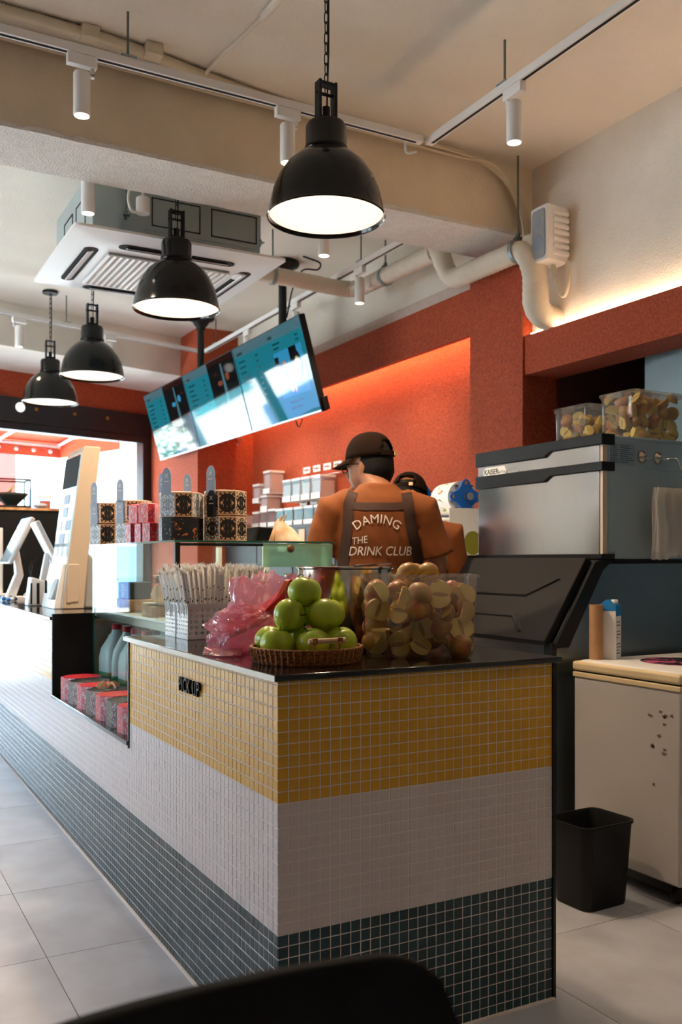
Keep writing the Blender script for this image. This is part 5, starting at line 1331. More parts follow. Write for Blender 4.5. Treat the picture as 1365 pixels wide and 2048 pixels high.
clear_box(2.90, 3.10, 3.03, 3.25, 0.175, 'smaller clear lidded box of cut apples behind the first one', 0.055, 'cut apple piece in the smaller box on the ice machine')
build(MB().box(3.62, 4.4, 1.4, 3.38, 0, 2.24), 'kitchen_cabinet', 'blue_steel', label='tall grey-blue steel cabinet in the kitchen recess', cat='cabinet', bevel=0.006)

# ================================================================== CHEST FREEZER
fz = thing('chest_freezer', 'white chest freezer with cream lid beside the ice bin', 'freezer', (2.95,2.43,0))
FX0, FX1, FY0, FY1 = 2.492, 3.25, 2.17, 2.69
build(MB().box(FX0+0.006, FX1, FY0+0.006, FY1-0.006, 0.075, 0.735), 'body', 'freezer', fz, bevel=0.008)
build(MB().box(FX0+0.002, FX1, FY0+0.002, FY1-0.002, 0.735, 0.755), 'collar', 'cream_plastic', fz, bevel=0.004)
build(MB().box(FX0+0.012, FX1, FY0+0.012, FY1-0.012, 0.755, 0.760), 'gasket', 'black', fz)
build(MB().box(FX0, FX1, FY0, FY1, 0.760, 0.795), 'lid', 'cream_plastic', fz, bevel=0.010, seg=3)
lid_top = build(MB().rings([rrect((FX0+FX1)/2,(FY0+FY1)/2,FX1-FX0-0.03,FY1-FY0-0.03,0.02,0.7945), rrect((FX0+FX1)/2,(FY0+FY1)/2,FX1-FX0-0.05,FY1-FY0-0.05,0.02,0.800)]), 'lid_top', 'white_plastic', fz)
build(MB().add([(2.80+0.15*math.cos(2*PI*k/40), 2.43+0.15*math.sin(2*PI*k/40), 0.8005) for k in range(40)], [tuple(range(40))]), 'sticker', 'sticker', fz, label='round dark sticker with pink print')
build(MB().box(FX0+0.05, FX1, FY0+0.05, FY1-0.05, 0.03, 0.075), 'plinth', 'black', fz)
for x in (2.55, 3.18):
    for y in (FY0+0.06, FY1-0.06): build(MB().lathe([(0.026,-0.012),(0.03,-0.008),(0.03,0.008),(0.026,0.012)],(x,y,0.030),16,axis='y'), 'caster', 'black', fz)
rs_ = random.Random(11)
for k in range(12):
    m2 = MB(); y = FY0 + rs_.choice((0.10,0.12,0.09,0.05)) + rs_.uniform(-0.03,0.03); z = rs_.choice((0.66,0.63,0.58,0.52,0.40)) + rs_.uniform(-0.02,0.02)
    pts = [(FX0+0.0052, y + rs_.uniform(0.004,0.014)*math.cos(a), z + rs_.uniform(0.003,0.010)*math.sin(a)) for a in [2*PI*i/9 for i in range(9)]]
    build(m2.add(pts, [tuple(range(9))]), 'scuff_mark', 'scuff', fz)
LZ = 0.8005
tp = build(MB().lathe([(0.026,0),(0.026,0.21),(0.0235,0.21),(0.0235,0)], (0,0,0), 28, False, False), 'cardboard_tube', 'cardboard', local=True, label='brown cardboard tube standing on the chest freezer', cat='tube'); tp.location = (2.575, 2.645, LZ)
ck = thing('milk_carton', 'white and blue milk carton standing on the chest freezer', 'carton', (2.645,2.645,LZ), R(28))
build(MB().box(-0.035,0.035,-0.035,0.035,0,0.185), 'carton_body', 'paper_white', ck, local=True, bevel=0.002)
build(MB().rings([[(-0.0352,-0.0352,0.185),(0.0352,-0.0352,0.185),(0.0352,0.0352,0.185),(-0.0352,0.0352,0.185)], [(-0.034,-0.034,0.205),(0.034,-0.034,0.205),(0.034,0.034,0.205),(-0.034,0.034,0.205)], [(-0.034,-0.004,0.228),(0.034,-0.004,0.228),(0.034,0.004,0.228),(-0.034,0.004,0.228)]]), 'gable_top', 'milk_blue', ck, local=True, smooth=False)
build(MB().lathe([(0.013,0.0),(0.013,0.012),(0.011,0.014)],(0,-0.020,0.214),16), 'cap', 'paper_white', ck, local=True)
build(MB().box(-0.033,0.033,-0.0353,-0.0351,0.165,0.185).box(0.0351,0.0353,-0.033,0.033,0.150,0.178), 'blue_panel', 'milk_blue', ck, local=True)
m2 = MB()
for r in range(11):
    z = 0.02 + 0.012*r
    if r in (4, 8): continue
    for f in range(2):
        a = -0.028 + random.uniform(0,0.006); b = a + random.uniform(0.02,0.05)
        if f == 0: m2.box(a, b, -0.0354, -0.0351, z, z+0.004)
        else: m2.box(0.0351, 0.0354, a, b, z, z+0.004)
for k in range(9): m2.box(0.0351,0.0354,0.012+0.002*k,0.0128+0.002*k+0.0008*(k%2),0.075,0.105)
build(m2, 'printed_text', 'ink', ck, local=True)

# waste bin on the aisle floor
wb_ = thing('waste_bin', 'black rounded waste bin on the floor by the freezer', 'waste bin', (2.305,2.395,0), R(2))
def wring(k, z, r=0.035): return rrect(0,0,0.235*k,0.195*k,r,z,6)
build(MB().rings([wring(0.84,0.0), wring(0.86,0.006), wring(1.0,0.275), wring(1.04,0.278), wring(1.04,0.288), wring(1.0,0.288), wring(0.97,0.280), wring(0.83,0.012)]), 'body', 'black_plastic', wb_, local=True, ang=50)
build(MB().box(0.03,0.065,-0.0945,-0.092,0.222,0.228), 'badge', 'steel', wb_, local=True)

# ================================================================== BACK COUNTER, CUP SEALERS, DISPENSERS
bk = thing('back_counter', 'dark grey back counter along the orange wall', 'counter', (3.0,5.8,0))
build(MB().box(2.78, 3.262, 3.62, 4.37, 0, 0.88).box(2.78,3.448,4.372,7.95,0,0.88), 'cabinet', 'wall_dark_panel', bk)
build(MB().box(2.76, 3.262, 3.62, 4.37, 0.88, 0.90).box(2.76,3.448,4.372,7.95,0.88,0.90), 'top', 'steel', bk)
up_ = build(MB().box(3.16, 3.448, 4.40, 7.95, 0.902, 1.46), 'cupboard', 'wall_dark_panel', label='charcoal cupboard on the back counter under the cup lid dispensers', cat='cupboard', bevel=0.004)
for k in range(5): build(MB().box(3.152, 3.16, 4.43+0.70*k, 5.11+0.70*k, 0.93, 1.43), 'door', 'wall_dark_panel', up_, bevel=0.003)
build(MB().box(3.146,3.1515,6.62,6.78,1.25,1.44), 'paper_note', 'paper_white', label='white paper note taped to the charcoal cupboard', cat='note')
build(MB().box(3.146,3.1515,6.30,6.40,1.28,1.42), 'paper_note', 'bamboo', label='yellow paper note taped to the charcoal cupboard', cat='note')
def lid_dispenser(y, z, w, h, full, label):
    t = thing('lid_dispenser', label, 'dispenser', (3.36, y, z), group='clear lid dispensers on the orange wall')
    x0, x1 = 3.30, 3.44
    m2 = MB().box(x0, x0+0.003, y-w/2, y+w/2, z, z+h).box(x0, x1, y-w/2, y-w/2+0.003, z, z+h).box(x0, x1, y+w/2-0.003, y+w/2, z, z+h)
    build(m2, 'sleeve', 'acrylic', t)
    build(MB().box(x0-0.006, x1, y-w/2-0.004, y+w/2+0.004, z, z+0.004).box(x0-0.006, x0-0.003, y-w/2, y+w/2, z+0.004, z+0.045), 'tray', 'white_plastic', t)
    if full > 0: build(MB().box(x0+0.006, x1-0.01, y-w/2+0.008, y+w/2-0.008, z+0.006, z+0.006+(h-0.01)*full), 'lid_stack', 'paper_white', t, bevel=0.004)
    build(MB().box(x0-0.004, x1, y-w/2, y+w/2, z+h, z+h+0.018), 'cap', 'white_plastic', t)
    return t
r1 = ['beside the open gap','second from the open gap','third from the open gap','at the person end']
for k, y in enumerate((6.94, 6.765, 6.59, 6.41)): lid_dispenser(y, 1.665, 0.15, 0.165, 0.85, 'clear dispenser full of white lids in the upper row, ' + r1[k])
for k, y in enumerate((7.08, 6.905, 6.72, 6.54, 6.36)): lid_dispenser(y, 1.462, 0.155, 0.135, 0.35 if k < 4 else 0.7, 'clear lid dispenser in the lower row, ' + ('at the left cluster','second along','third along','fourth along','behind the person')[k])
for k, (y, z, h, f) in enumerate(((7.57,1.69,0.15,0.9),(7.34,1.76,0.18,0.95),(7.40,1.61,0.12,0.95),(7.58,1.465,0.13,0.15),(7.41,1.465,0.135,0.15),(7.24,1.465,0.14,0.15))):
    lid_dispenser(y, z, 0.14, h, f, 'clear dispenser in the corner cluster, ' + ('upper one beside the pier','tall one full of white lids','middle one with stacked lids','bottom one beside the pier','bottom one in the centre','bottom one next to the lower row')[k])
build(MB().box(3.43,3.452,6.25,7.70,1.60,1.608).box(3.43,3.452,6.25,7.70,1.86,1.866), 'mounting_rail', 'acrylic', label='clear acrylic rail behind the lid dispensers', cat='rail')
k = 0
for z, ys in ((1.895,(6.80,6.62,6.44,6.27)),(1.635,(6.86,6.67,6.49,6.31,6.15))):
    for y in ys:
        tg_ = thing('price_tag', 'small white tag with a red mark above the %s dispenser row' % ('upper' if z > 1.7 else 'lower'), 'tag', (3.42,y,z), group='white tags in the %s row' % ('upper' if z > 1.7 else 'lower'))
        build(MB().box(3.414,3.42,y-0.062,y+0.062,z,z+0.052), 'card', 'paper_white', tg_)
        m2 = MB().box(3.4125,3.414,y-0.012,y+0.008,z+0.018,z+0.036); build(m2, 'red_mark', 'red_pack', tg_)
        m2 = MB().box(3.4125,3.414,y-0.046,y-0.016,z+0.022,z+0.030).box(3.4125,3.414,y+0.014,y+0.046,z+0.024,z+0.032); build(m2, 'dark_print', 'ink_black', tg_)
# rumpled clear bag in the corner
m2 = MB(); rs = []
for i in range(14):
    a = -PI/2 + PI*i/13
    rs.append([(3.22 + 0.10*math.cos(a)*math.cos(2*PI*j/24)*(1+0.35*noise.noise((j*0.5,i*0.4,1))), 7.72 + 0.19*math.cos(a)*math.sin(2*PI*j/24)*(1+0.3*noise.noise((j*0.5,i*0.4,5))), 1.535 + 0.072*math.sin(a)*(1+0.25*noise.noise((j*0.6,i*0.5,9)))) for j in range(24)])
build(m2.rings(rs), 'plastic_bag', 'acrylic', label='rumpled clear plastic bag on the charcoal cupboard in the corner', cat='bag', ang=20)

def cup_sealer(x, y, rz, label):
    """cup sealing machine; local: front faces -x, film roll on top with blue spool wheel facing -y"""
    t = thing('cup_sealer', label, 'cup sealer', (x, y, 0.901), rz, group='cup sealing machines')
    build(MB().box(-0.14,0.14,-0.13,0.13,0.0,0.50), 'body', 'paper_white', t, local=True, bevel=0.012)
    build(MB().box(-0.142,-0.138,-0.10,0.10,0.10,0.30), 'control_panel', 'milk_blue', t, local=True)
    build(MB().box(-0.20,-0.13,-0.09,0.09,0.0,0.05), 'cup_drawer', 'steel', t, local=True)
    rl = build(MB().lathe([(0.02,-0.085),(0.085,-0.085),(0.085,0.13),(0.02,0.13)], (0.0,0,0.610), 32, axis='y'), 'film_roll', 'paper_white', t, local=True)
    for a, m in ((0.5,'film_dot'),(1.7,'film_dot2'),(2.9,'film_dot'),(4.2,'film_dot2'),(5.4,'film_dot')):
        pts = []
        for k in range(20):
            th = a + 0.45*math.cos(2*PI*k/20); yy = 0.025 + 0.045*math.sin(2*PI*k/20); pts.append((0.0856*math.sin(th), yy, 0.610+0.0856*math.cos(th)))
        build(MB().add(pts, [tuple(range(20))]), 'printed_dot', m, rl, local=True)
    # film hanging down the near side over the body
    fm = build(MB().box(-0.10,0.10,-0.1345,-0.1325,0.02,0.55), 'film_web', 'paper_white', t, local=True)
    for zz, m in ((0.37,'film_dot2'),(0.22,'film_dot'),(0.07,'film_dot2')):
        build(MB().add([(0.035+0.052*math.cos(2*PI*k/24), -0.135, zz+0.062*math.sin(2*PI*k/24)) for k in range(24)], [tuple(range(24))]), 'printed_dot', m, fm, local=True)
    build(MB().box(-0.02,0.10,-0.142,-0.136,0.292,0.306).box(0.085,0.10,-0.142,-0.136,0.15,0.24).box(-0.075,-0.06,-0.142,-0.136,0.285,0.303).box(-0.065,-0.045,-0.142,-0.136,0.12,0.135), 'guide', 'black', t, local=True)
    build(MB().tube([(0,-0.17,0.610),(0,0.14,0.610)], 0.009, 10).lathe([(0.02,-0.175),(0.02,-0.15),(0.012,-0.148)],(0,0,0.610),12,axis='y'), 'spindle', 'steel_pot', t, local=True)
    # blue wheel: four-lobed plate with holes
    m2 = MB(); N = 64; outer = []
    for k in range(N):
        a = 2*PI*k/N; r = 0.058 + 0.034*abs(math.cos(2*a))**3*(1 if abs(math.cos(a)) > 0.0 else 1); outer.append((r*math.sin(a), r*math.cos(a)))
    hub = [(0.047*math.sin(2*PI*k/N), 0.047*math.cos(2*PI*k/N)) for k in range(N)]
    cin = [(0.016*math.sin(2*PI*k/N), 0.016*math.cos(2*PI*k/N)) for k in range(N)]
    def P3(p, yy): return (p[0], yy, 0.610 + p[1])
    m2.rings([[P3(p,-0.128) for p in cin], [P3(p,-0.128) for p in outer], [P3(p,-0.112) for p in outer], [P3(p,-0.112) for p in cin]], closed=True)
    wh = build(m2, 'spool_wheel', 'blue_wheel', t, local=True, bevel=0.002)
    m2 = MB()
    for q in range(4):
        a = PI/2*q; c = (0.073*math.sin(a), 0.073*math.cos(a)); s = (0.008, 0.013) if q % 2 == 0 else (0.006, 0.017)
        m2.rings([[(c[0]+s[0]*math.cos(2*PI*k/14), -0.1288, 0.610+c[1]+s[1]*math.sin(2*PI*k/14)*0.75) for k in range(14)], [(c[0]+s[0]*math.cos(2*PI*k/14), -0.127, 0.610+c[1]+s[1]*math.sin(2*PI*k/14)*0.75) for k in range(14)]])
    build(m2, 'grip_hole', 'film_dot', wh, local=True)
    m2 = MB()
    for k in range(10):
        a = 2*PI*k/10; m2.obox((0.072*math.sin(a), -0.10, 0.610+0.072*math.cos(a)), (0.006,0,0), (0,0.010,0), (0,0,0.004))
    build(m2, 'ratchet_teeth_ring', 'black', wh, local=True, kind='stuff')
    return t
cup_sealer(2.905, 4.02, R(-10), 'cup sealing machine with blue spool wheel next to the ice machine')
cup_sealer(2.92, 4.44, R(-4), 'cup sealing machine with blue spool wheel between the second person and the pillar')

# ================================================================== ORDER END OF THE COUNTER
ks = thing('order_kiosk', 'tall order kiosk with a beige side on the order worktop', 'kiosk', (1.17,5.20,WZ))
def kprof(pts, y0, y1, name, m, par, bev=0.004): return build(MB().prism(pts, y0, y1, axis='y'), name, m, par, bevel=bev)
kprof([(1.065,WZ),(1.185,WZ),(1.205,WZ+0.26),(1.275,WZ+0.875),(1.19,WZ+0.875),(1.175,WZ+0.84),(1.095,WZ+0.24)], 5.02, 5.40, 'shell', 'beige', ks, 0.006)
n_ = Vector((-(0.84-0.24),0.0,(1.175-1.095))).normalized()
def kface(z0, z1, y0, y1, off, name, m, par):
    f = lambda z: 1.095 + (z-0.24)/(0.6)*0.08
    vs = [(f(z0)-off, y1, WZ+z0), (f(z0)-off, y0, WZ+z0), (f(z1)-off, y0, WZ+z1), (f(z1)-off, y1, WZ+z1)]
    return build(MB().add(vs + [(x+0.004,y,z) for x,y,z in vs], [(0,1,2,3),(7,6,5,4),(0,4,5,1),(1,5,6,2),(2,6,7,3),(3,7,4,0)]), name, m, par, smooth=False)
scn = kface(0.25, 0.835, 5.03, 5.39, 0.004, 'screen', 'kiosk_screen', ks); kface(0.66, 0.83, 5.035, 5.385, 0.006, 'screen_header', 'black_matte', scn)
rk = random.Random(5)
for r in range(5):
    for c in range(3): kface(0.28+0.072*r, 0.335+0.072*r, 5.05+0.115*c, 5.145+0.115*c, 0.0062, 'menu_picture_sheen', rk.choice(['paper_white','tongue','paper_white','white_plastic']), scn)  # pale picture colours carry the bluish-white reflection on the screen
kprof([(1.03,WZ),(1.10,WZ),(1.105,WZ+0.24),(1.075,WZ+0.24)], 5.04, 5.38, 'reader_panel', 'white_plastic', ks)
kprof([(1.018,WZ+0.05),(1.05,WZ+0.05),(1.075,WZ+0.16),(1.055,WZ+0.16)], 5.06, 5.15, 'card_reader', 'grey_plastic', ks, 0.006)
build(MB().box(1.018,1.03,5.22,5.235,WZ+0.08,WZ+0.15), 'card_slot', 'black', ks)
kprof([(1.185,WZ),(1.27,WZ),(1.33,WZ+0.10),(1.33,WZ+0.20),(1.21,WZ+0.30)], 5.04, 5.38, 'printer_housing', 'grey_plastic', ks, 0.012)
kprof([(1.09,WZ+0.03),(1.155,WZ+0.04),(1.16,WZ+0.24),(1.10,WZ+0.24)], 5.014, 5.02, 'service_door', 'beige', ks, 0.003)
def pos_terminal(x, y, rz, s, label):
    t = thing('pos_terminal', label, 'POS terminal', (x,y,WZ), rz)
    build(MB().rings([rrect(0,0,0.20*s,0.22*s,0.03,0), rrect(0,0,0.19*s,0.21*s,0.03,0.02)]), 'foot', 'white_plastic', t, local=True)
    pr = [(-0.06*s,0.018),(0.0,0.018),(0.05*s,0.16*s),(0.02*s,0.33*s),(-0.01*s,0.33*s),(0.0,0.17*s)]
    build(MB().prism(pr, -0.035*s, 0.035*s, axis='y'), 'stand', 'white_plastic', t, local=True, bevel=0.006)
    q = [(-0.07*s,0.24*s),(-0.045*s,0.235*s),(0.10*s,0.53*s),(0.075*s,0.545*s)]
    pn = build(MB().prism(q, -0.17*s, 0.17*s, axis='y'), 'monitor', 'white_plastic', t, local=True, bevel=0.006)
    a, b = Vector((-0.0735*s,0.25*s)), Vector((0.068*s,0.54*s))
    build(MB().add([(a.x,-0.155*s,a.y),(a.x,0.155*s,a.y),(b.x,0.155*s,b.y),(b.x,-0.155*s,b.y)], [(0,3,2,1)]), 'display', 'kiosk_screen', pn, local=True)
    build(MB().tube(smooth_path([(0.06*s,0,0.30*s),(0.12*s,0.02,0.25*s),(0.10*s,0.03,0.08*s),(0.05*s,0.05,0.012)],0.05), 0.004, 6), 'cable', 'black', t, local=True)
    return t
pos_terminal(1.06, 6.42, R(0), 1.0, 'white till terminal by the orange cup stack')
pos_terminal(1.16, 5.86, R(175), 0.92, 'white till terminal turned towards the staff next to the kiosk')
cr = thing('card_terminal', 'white card terminal with a dark slot beside the kiosk', 'card reader', (1.02,5.50,WZ))
build(MB().prism([(0.97,WZ),(1.07,WZ),(1.07,WZ+0.14),(0.99,WZ+0.165)], 5.46, 5.56, axis='y'), 'body', 'white_plastic', cr, bevel=0.008)
build(MB().box(0.985,0.995,5.457,5.46,WZ+0.01,WZ+0.13).box(1.02,1.035,5.457,5.46,WZ+0.01,WZ+0.13), 'slot', 'black', cr)
def cup_stack(x, y, z, n, r, h, m, label):
    t = thing('cup_stack', label, 'cups', (x,y,z))
    for k in range(n):
        build(MB().lathe([(r*0.72,0.0),(r,h),(r*1.05,h),(r*1.05,h-0.004),(r*1.0,h-0.006)], (x,y,z+0.02*k), 20), 'cup', m, t)
cup_stack(1.34, 6.55, WZ, 12, 0.045, 0.11, 'orange_cup', 'tall stack of terracotta paper cups behind the tills')
cup_stack(1.27, 6.05, WZ, 8, 0.042, 0.10, 'cup_stripe', 'short stack of brown striped cups between the tills')
m2 = MB(); rs = []
for i in range(12):
    a = -PI/2 + PI*i/11
    rs.append([(1.04 + 0.05*math.cos(a)*math.cos(2*PI*j/20)*(1+0.4*noise.noise((j*0.6,i*0.5,2))), 5.68 + 0.07*math.cos(a)*math.sin(2*PI*j/20)*(1+0.3*noise.noise((j*0.6,i*0.5,6))), max(WZ+0.001, WZ + 0.04 + 0.045*math.sin(a)*(1+0.3*noise.noise((j*0.7,i*0.5,9))))) for j in range(20)])
build(m2.rings(rs), 'plastic_bag', 'clear', label='small clear bag of biscuits between the card terminal and the till', cat='bag', ang=20)
for k in range(7):
    m2 = MB().ball((0.96+0.03*(k % 3), 6.05+0.06*k, WZ+0.015), 0.015, 0.02, 0.014, 10, 6)
    build(m2, 'wrapped_sweet', ['milk_blue','paper_white','ink'][k % 3], label='%s wrapped sweet scattered on the order worktop' % ['blue','white','dark'][k % 3], cat='sweet', group='%s sweets by the tills' % ['blue','white','dark'][k % 3])
# black cabinet with coffee hopper by the shop front
cbn = thing('coffee_cabinet', 'tall black cabinet by the shop front carrying a bean hopper', 'cabinet', (1.36,8.22,0))
build(MB().box(0.98, 1.745, 8.03, 8.42, 0, 1.60), 'carcass', 'black_matte', cbn)
build(MB().box(0.97, 1.755, 8.02, 8.43, 1.60, 1.62), 'top_board', 'bread', cbn)
hp = thing('bean_hopper', 'square glass hopper half full of coffee beans', 'hopper', (1.33,8.2,1.621))
hx0, hx1, hy0, hy1, hz = 1.19, 1.455, 8.08, 8.34, 1.621
m2 = MB()
for x in (hx0, hx1):
    for y in (hy0, hy1): m2.box(x-0.006,x+0.006,y-0.006,y+0.006,hz,hz+0.24)
m2.box(hx0-0.008,hx1+0.008,hy0-0.008,hy1+0.008,hz,hz+0.02).box(hx0-0.008,hx1+0.008,hy0-0.008,hy0+0.006,hz+0.23,hz+0.245).box(hx0-0.008,hx1+0.008,hy1-0.006,hy1+0.008,hz+0.23,hz+0.245).box(hx0-0.008,hx0+0.006,hy0,hy1,hz+0.23,hz+0.245).box(hx1-0.006,hx1+0.008,hy0,hy1,hz+0.23,hz+0.245)
build(m2, 'frame', 'black', hp)
build(MB().box(hx0,hx1,hy0-0.001,hy0+0.001,hz+0.02,hz+0.23).box(hx0-0.001,hx0+0.001,hy0,hy1,hz+0.02,hz+0.23).box(hx0,hx1,hy1-0.001,hy1+0.001,hz+0.02,hz+0.23), 'glass_wall', 'case_glass', hp)
cxh, cyh = (hx0+hx1)/2, (hy0+hy1)/2
def sq(w, z): return [(cxh-w,cyh-w,z),(cxh+w,cyh-w,z),(cxh+w,cyh+w,z),(cxh-w,cyh+w,z)]
build(MB().rings([sq(0.04,hz+0.021), sq(0.12,hz+0.11), sq(0.12,hz+0.125), sq(0.05,hz+0.135)]), 'beans', 'beans', hp, smooth=False)
sc_ = build(MB().tube([(cxh-0.02,cyh,hz+0.13),(cxh+0.02,cyh-0.03,hz+0.20)], [0.018,0.006], 8), 'bean_scoop', 'bamboo', label='pale wooden scoop stuck in the coffee beans', cat='scoop')
jr = thing('glass_jar', 'clear jar of brown powder on the black cabinet', 'jar', (1.60,8.2,1.621))
build(MB().lathe([(0.045,0),(0.05,0.004),(0.05,0.085),(0.045,0.09)], (1.60,8.2,1.6215), 24), 'jar', 'clear', jr)
build(MB().lathe([(0.044,0.003),(0.044,0.07)], (1.60,8.2,1.6215), 20), 'powder', 'orange_cup', jr)
build(MB().lathe([(0.054,0.091),(0.056,0.095),(0.056,0.115),(0.05,0.118)], (1.60,8.2,1.6215), 24), 'lid', 'white_plastic', jr)
build(MB().ball((1.545,8.10,1.644), 0.06, 0.04, 0.022, 16, 8), 'folded_cloth', 'tongue', label='lilac grey cloth lying in front of the jar', cat='cloth')
lb = thing('white_lamp_panel', 'tall narrow white panel standing before the black cabinet', 'panel', (1.05,7.0,WZ))
build(MB().box(1.075,1.10,7.18,7.26,WZ,WZ+0.50), 'upright', 'white_plastic', lb, bevel=0.006)
build(MB().box(1.04,1.14,7.14,7.30,WZ,WZ+0.012), 'foot', 'white_plastic', lb)
for k, (x, y, h) in enumerate(((1.45,4.60,0.09),(1.55,4.75,0.07))):
    o = build(MB().lathe([(0.04,0),(0.042,0.003),(0.042,h),(0.038,h+0.002)], n=24), 'paper_cup', 'cup_stripe', local=True, label='%s brown lidded cup on the order worktop behind the case' % ('taller','shorter')[k], cat='cup'); o.location = (x,y,WZ)

# ================================================================== FOREGROUND CHAIR
ch = thing('chair', 'matte black chair with a wide rounded backrest beside the counter', 'chair', (0.34,1.02,0))
m2 = MB(); cols = []
NX, NZ = 28, 12
def back_pt(u, v, th):
    hw = 0.262
    x = 0.290 + u*hw; yb = 0.842 - 0.045*abs(u)**2.6 - 0.05*(v-0.5) - 0.0
    top = 0.788; bot = 0.44
    rr = 0.075
    edge = max(0.0, abs(u)*hw - (hw-rr)); topz = top - (rr - math.sqrt(max(0.0, rr*rr - edge*edge))) - 0.010*max(0,-u)**2
    return (x, yb - th, bot + (topz-bot)*v)
front = [[back_pt(-1 + 2*i/NX, j/NZ, 0.0) for j in range(NZ+1)] for i in range(NX+1)]
rear = [[back_pt(-1 + 2*i/NX, j/NZ, 0.022) for j in range(NZ+1)] for i in range(NX+1)]
loops = [fr_ + re_[::-1] for fr_, re_ in zip(front, rear)]
build(MB().rings(loops), 'backrest', 'black_matte', ch, bevel=0.006, seg=3, ang=50)
build(MB().rings([rrect(0.325,1.05,0.44,0.42,0.07,0.43), rrect(0.325,1.05,0.45,0.43,0.08,0.445), rrect(0.325,1.05,0.44,0.42,0.07,0.465)]), 'seat', 'black_matte', ch)
for sx in (-1, 1):
    for sy in (0, 1):
        x, y = 0.325 + sx*0.18, 0.90 + 0.31*sy; build(MB().tube([(x,y,0.43),(x+sx*0.03,y+(0.03 if sy else -0.03),0.0)], [0.015,0.011], 10), 'leg', 'black', ch)

# ================================================================== PEOPLE
def remesh_body(mb_, voxel, smooth_it=4):
    me = bpy.data.meshes.new('body'); me.from_pydata(mb_.v, [], mb_.f)
    ob = bpy.data.objects.new('body_source', me); COL.objects.link(ob)
    bm = bmesh.new(); bm.from_mesh(me); bmesh.ops.recalc_face_normals(bm, faces=bm.faces); bm.to_mesh(me); bm.free()
    r = ob.modifiers.new('remesh', 'REMESH'); r.mode = 'VOXEL'; r.voxel_size = voxel
    s = ob.modifiers.new('smooth', 'SMOOTH'); s.iterations = smooth_it; s.factor = 0.5
    dg = bpy.context.evaluated_depsgraph_get(); dg.update()
    out = bpy.data.meshes.new_from_object(ob.evaluated_get(dg))
    bpy.data.objects.remove(ob); bpy.data.meshes.remove(me)
    out.shade_smooth(); return out
def ell(mb_, rows, n=22):
    """stacked ellipses: (cx, cy, z, rx, ry)"""
    mb_.rings([[(cx+rx*math.cos(2*PI*j/n), cy+ry*math.sin(2*PI*j/n), z) for j in range(n)] for cx, cy, z, rx, ry in rows]); return mb_
def limb(mb_, pts, rad, n=14): mb_.tube(pts, rad, n); return mb_
def hand(mb_, wrist, d, side, curl=0.35):
    """palm and five fingers; d is the direction the hand points"""
    w = Vector(wrist); d = Vector(d).normalized(); s = d.cross(Vector((0,0,1))).normalized()*side; u = s.cross(d).normalized()*side
    if u.z > 0: u = -u
    mb_.obox(w + d*0.048, d*0.048, s*0.038, u*0.013)
    for k, (off, ln) in enumerate(((-0.029,0.075),(-0.010,0.084),(0.010,0.079),(0.029,0.060))):
        b = w + d*0.088 + s*off
        m1 = b + d*ln*0.45 + u*ln*curl*0.25; m2_ = b + d*ln*0.80 + u*ln*curl*0.8; m3 = b + d*ln*0.95 + u*ln*curl*1.3
        mb_.tube([b - d*0.02, m1, m2_, m3], [0.0100,0.0095,0.0088,0.0070], 8)
    b = w + d*0.03 - s*0.034
    mb_.tube([b, b - s*0.028 + d*0.022 + u*0.006, b - s*0.036 + d*0.058 + u*0.014], [0.0125,0.0110,0.0085], 8)
def bend_torso(p, lean): return p
def rot_head(pts, c, yaw, pitch):
    M = Matrix.Translation(c) @ Matrix.Rotation(yaw,4,'Z') @ Matrix.Rotation(pitch,4,'X') @ Matrix.Translation(-Vector(c)); return M

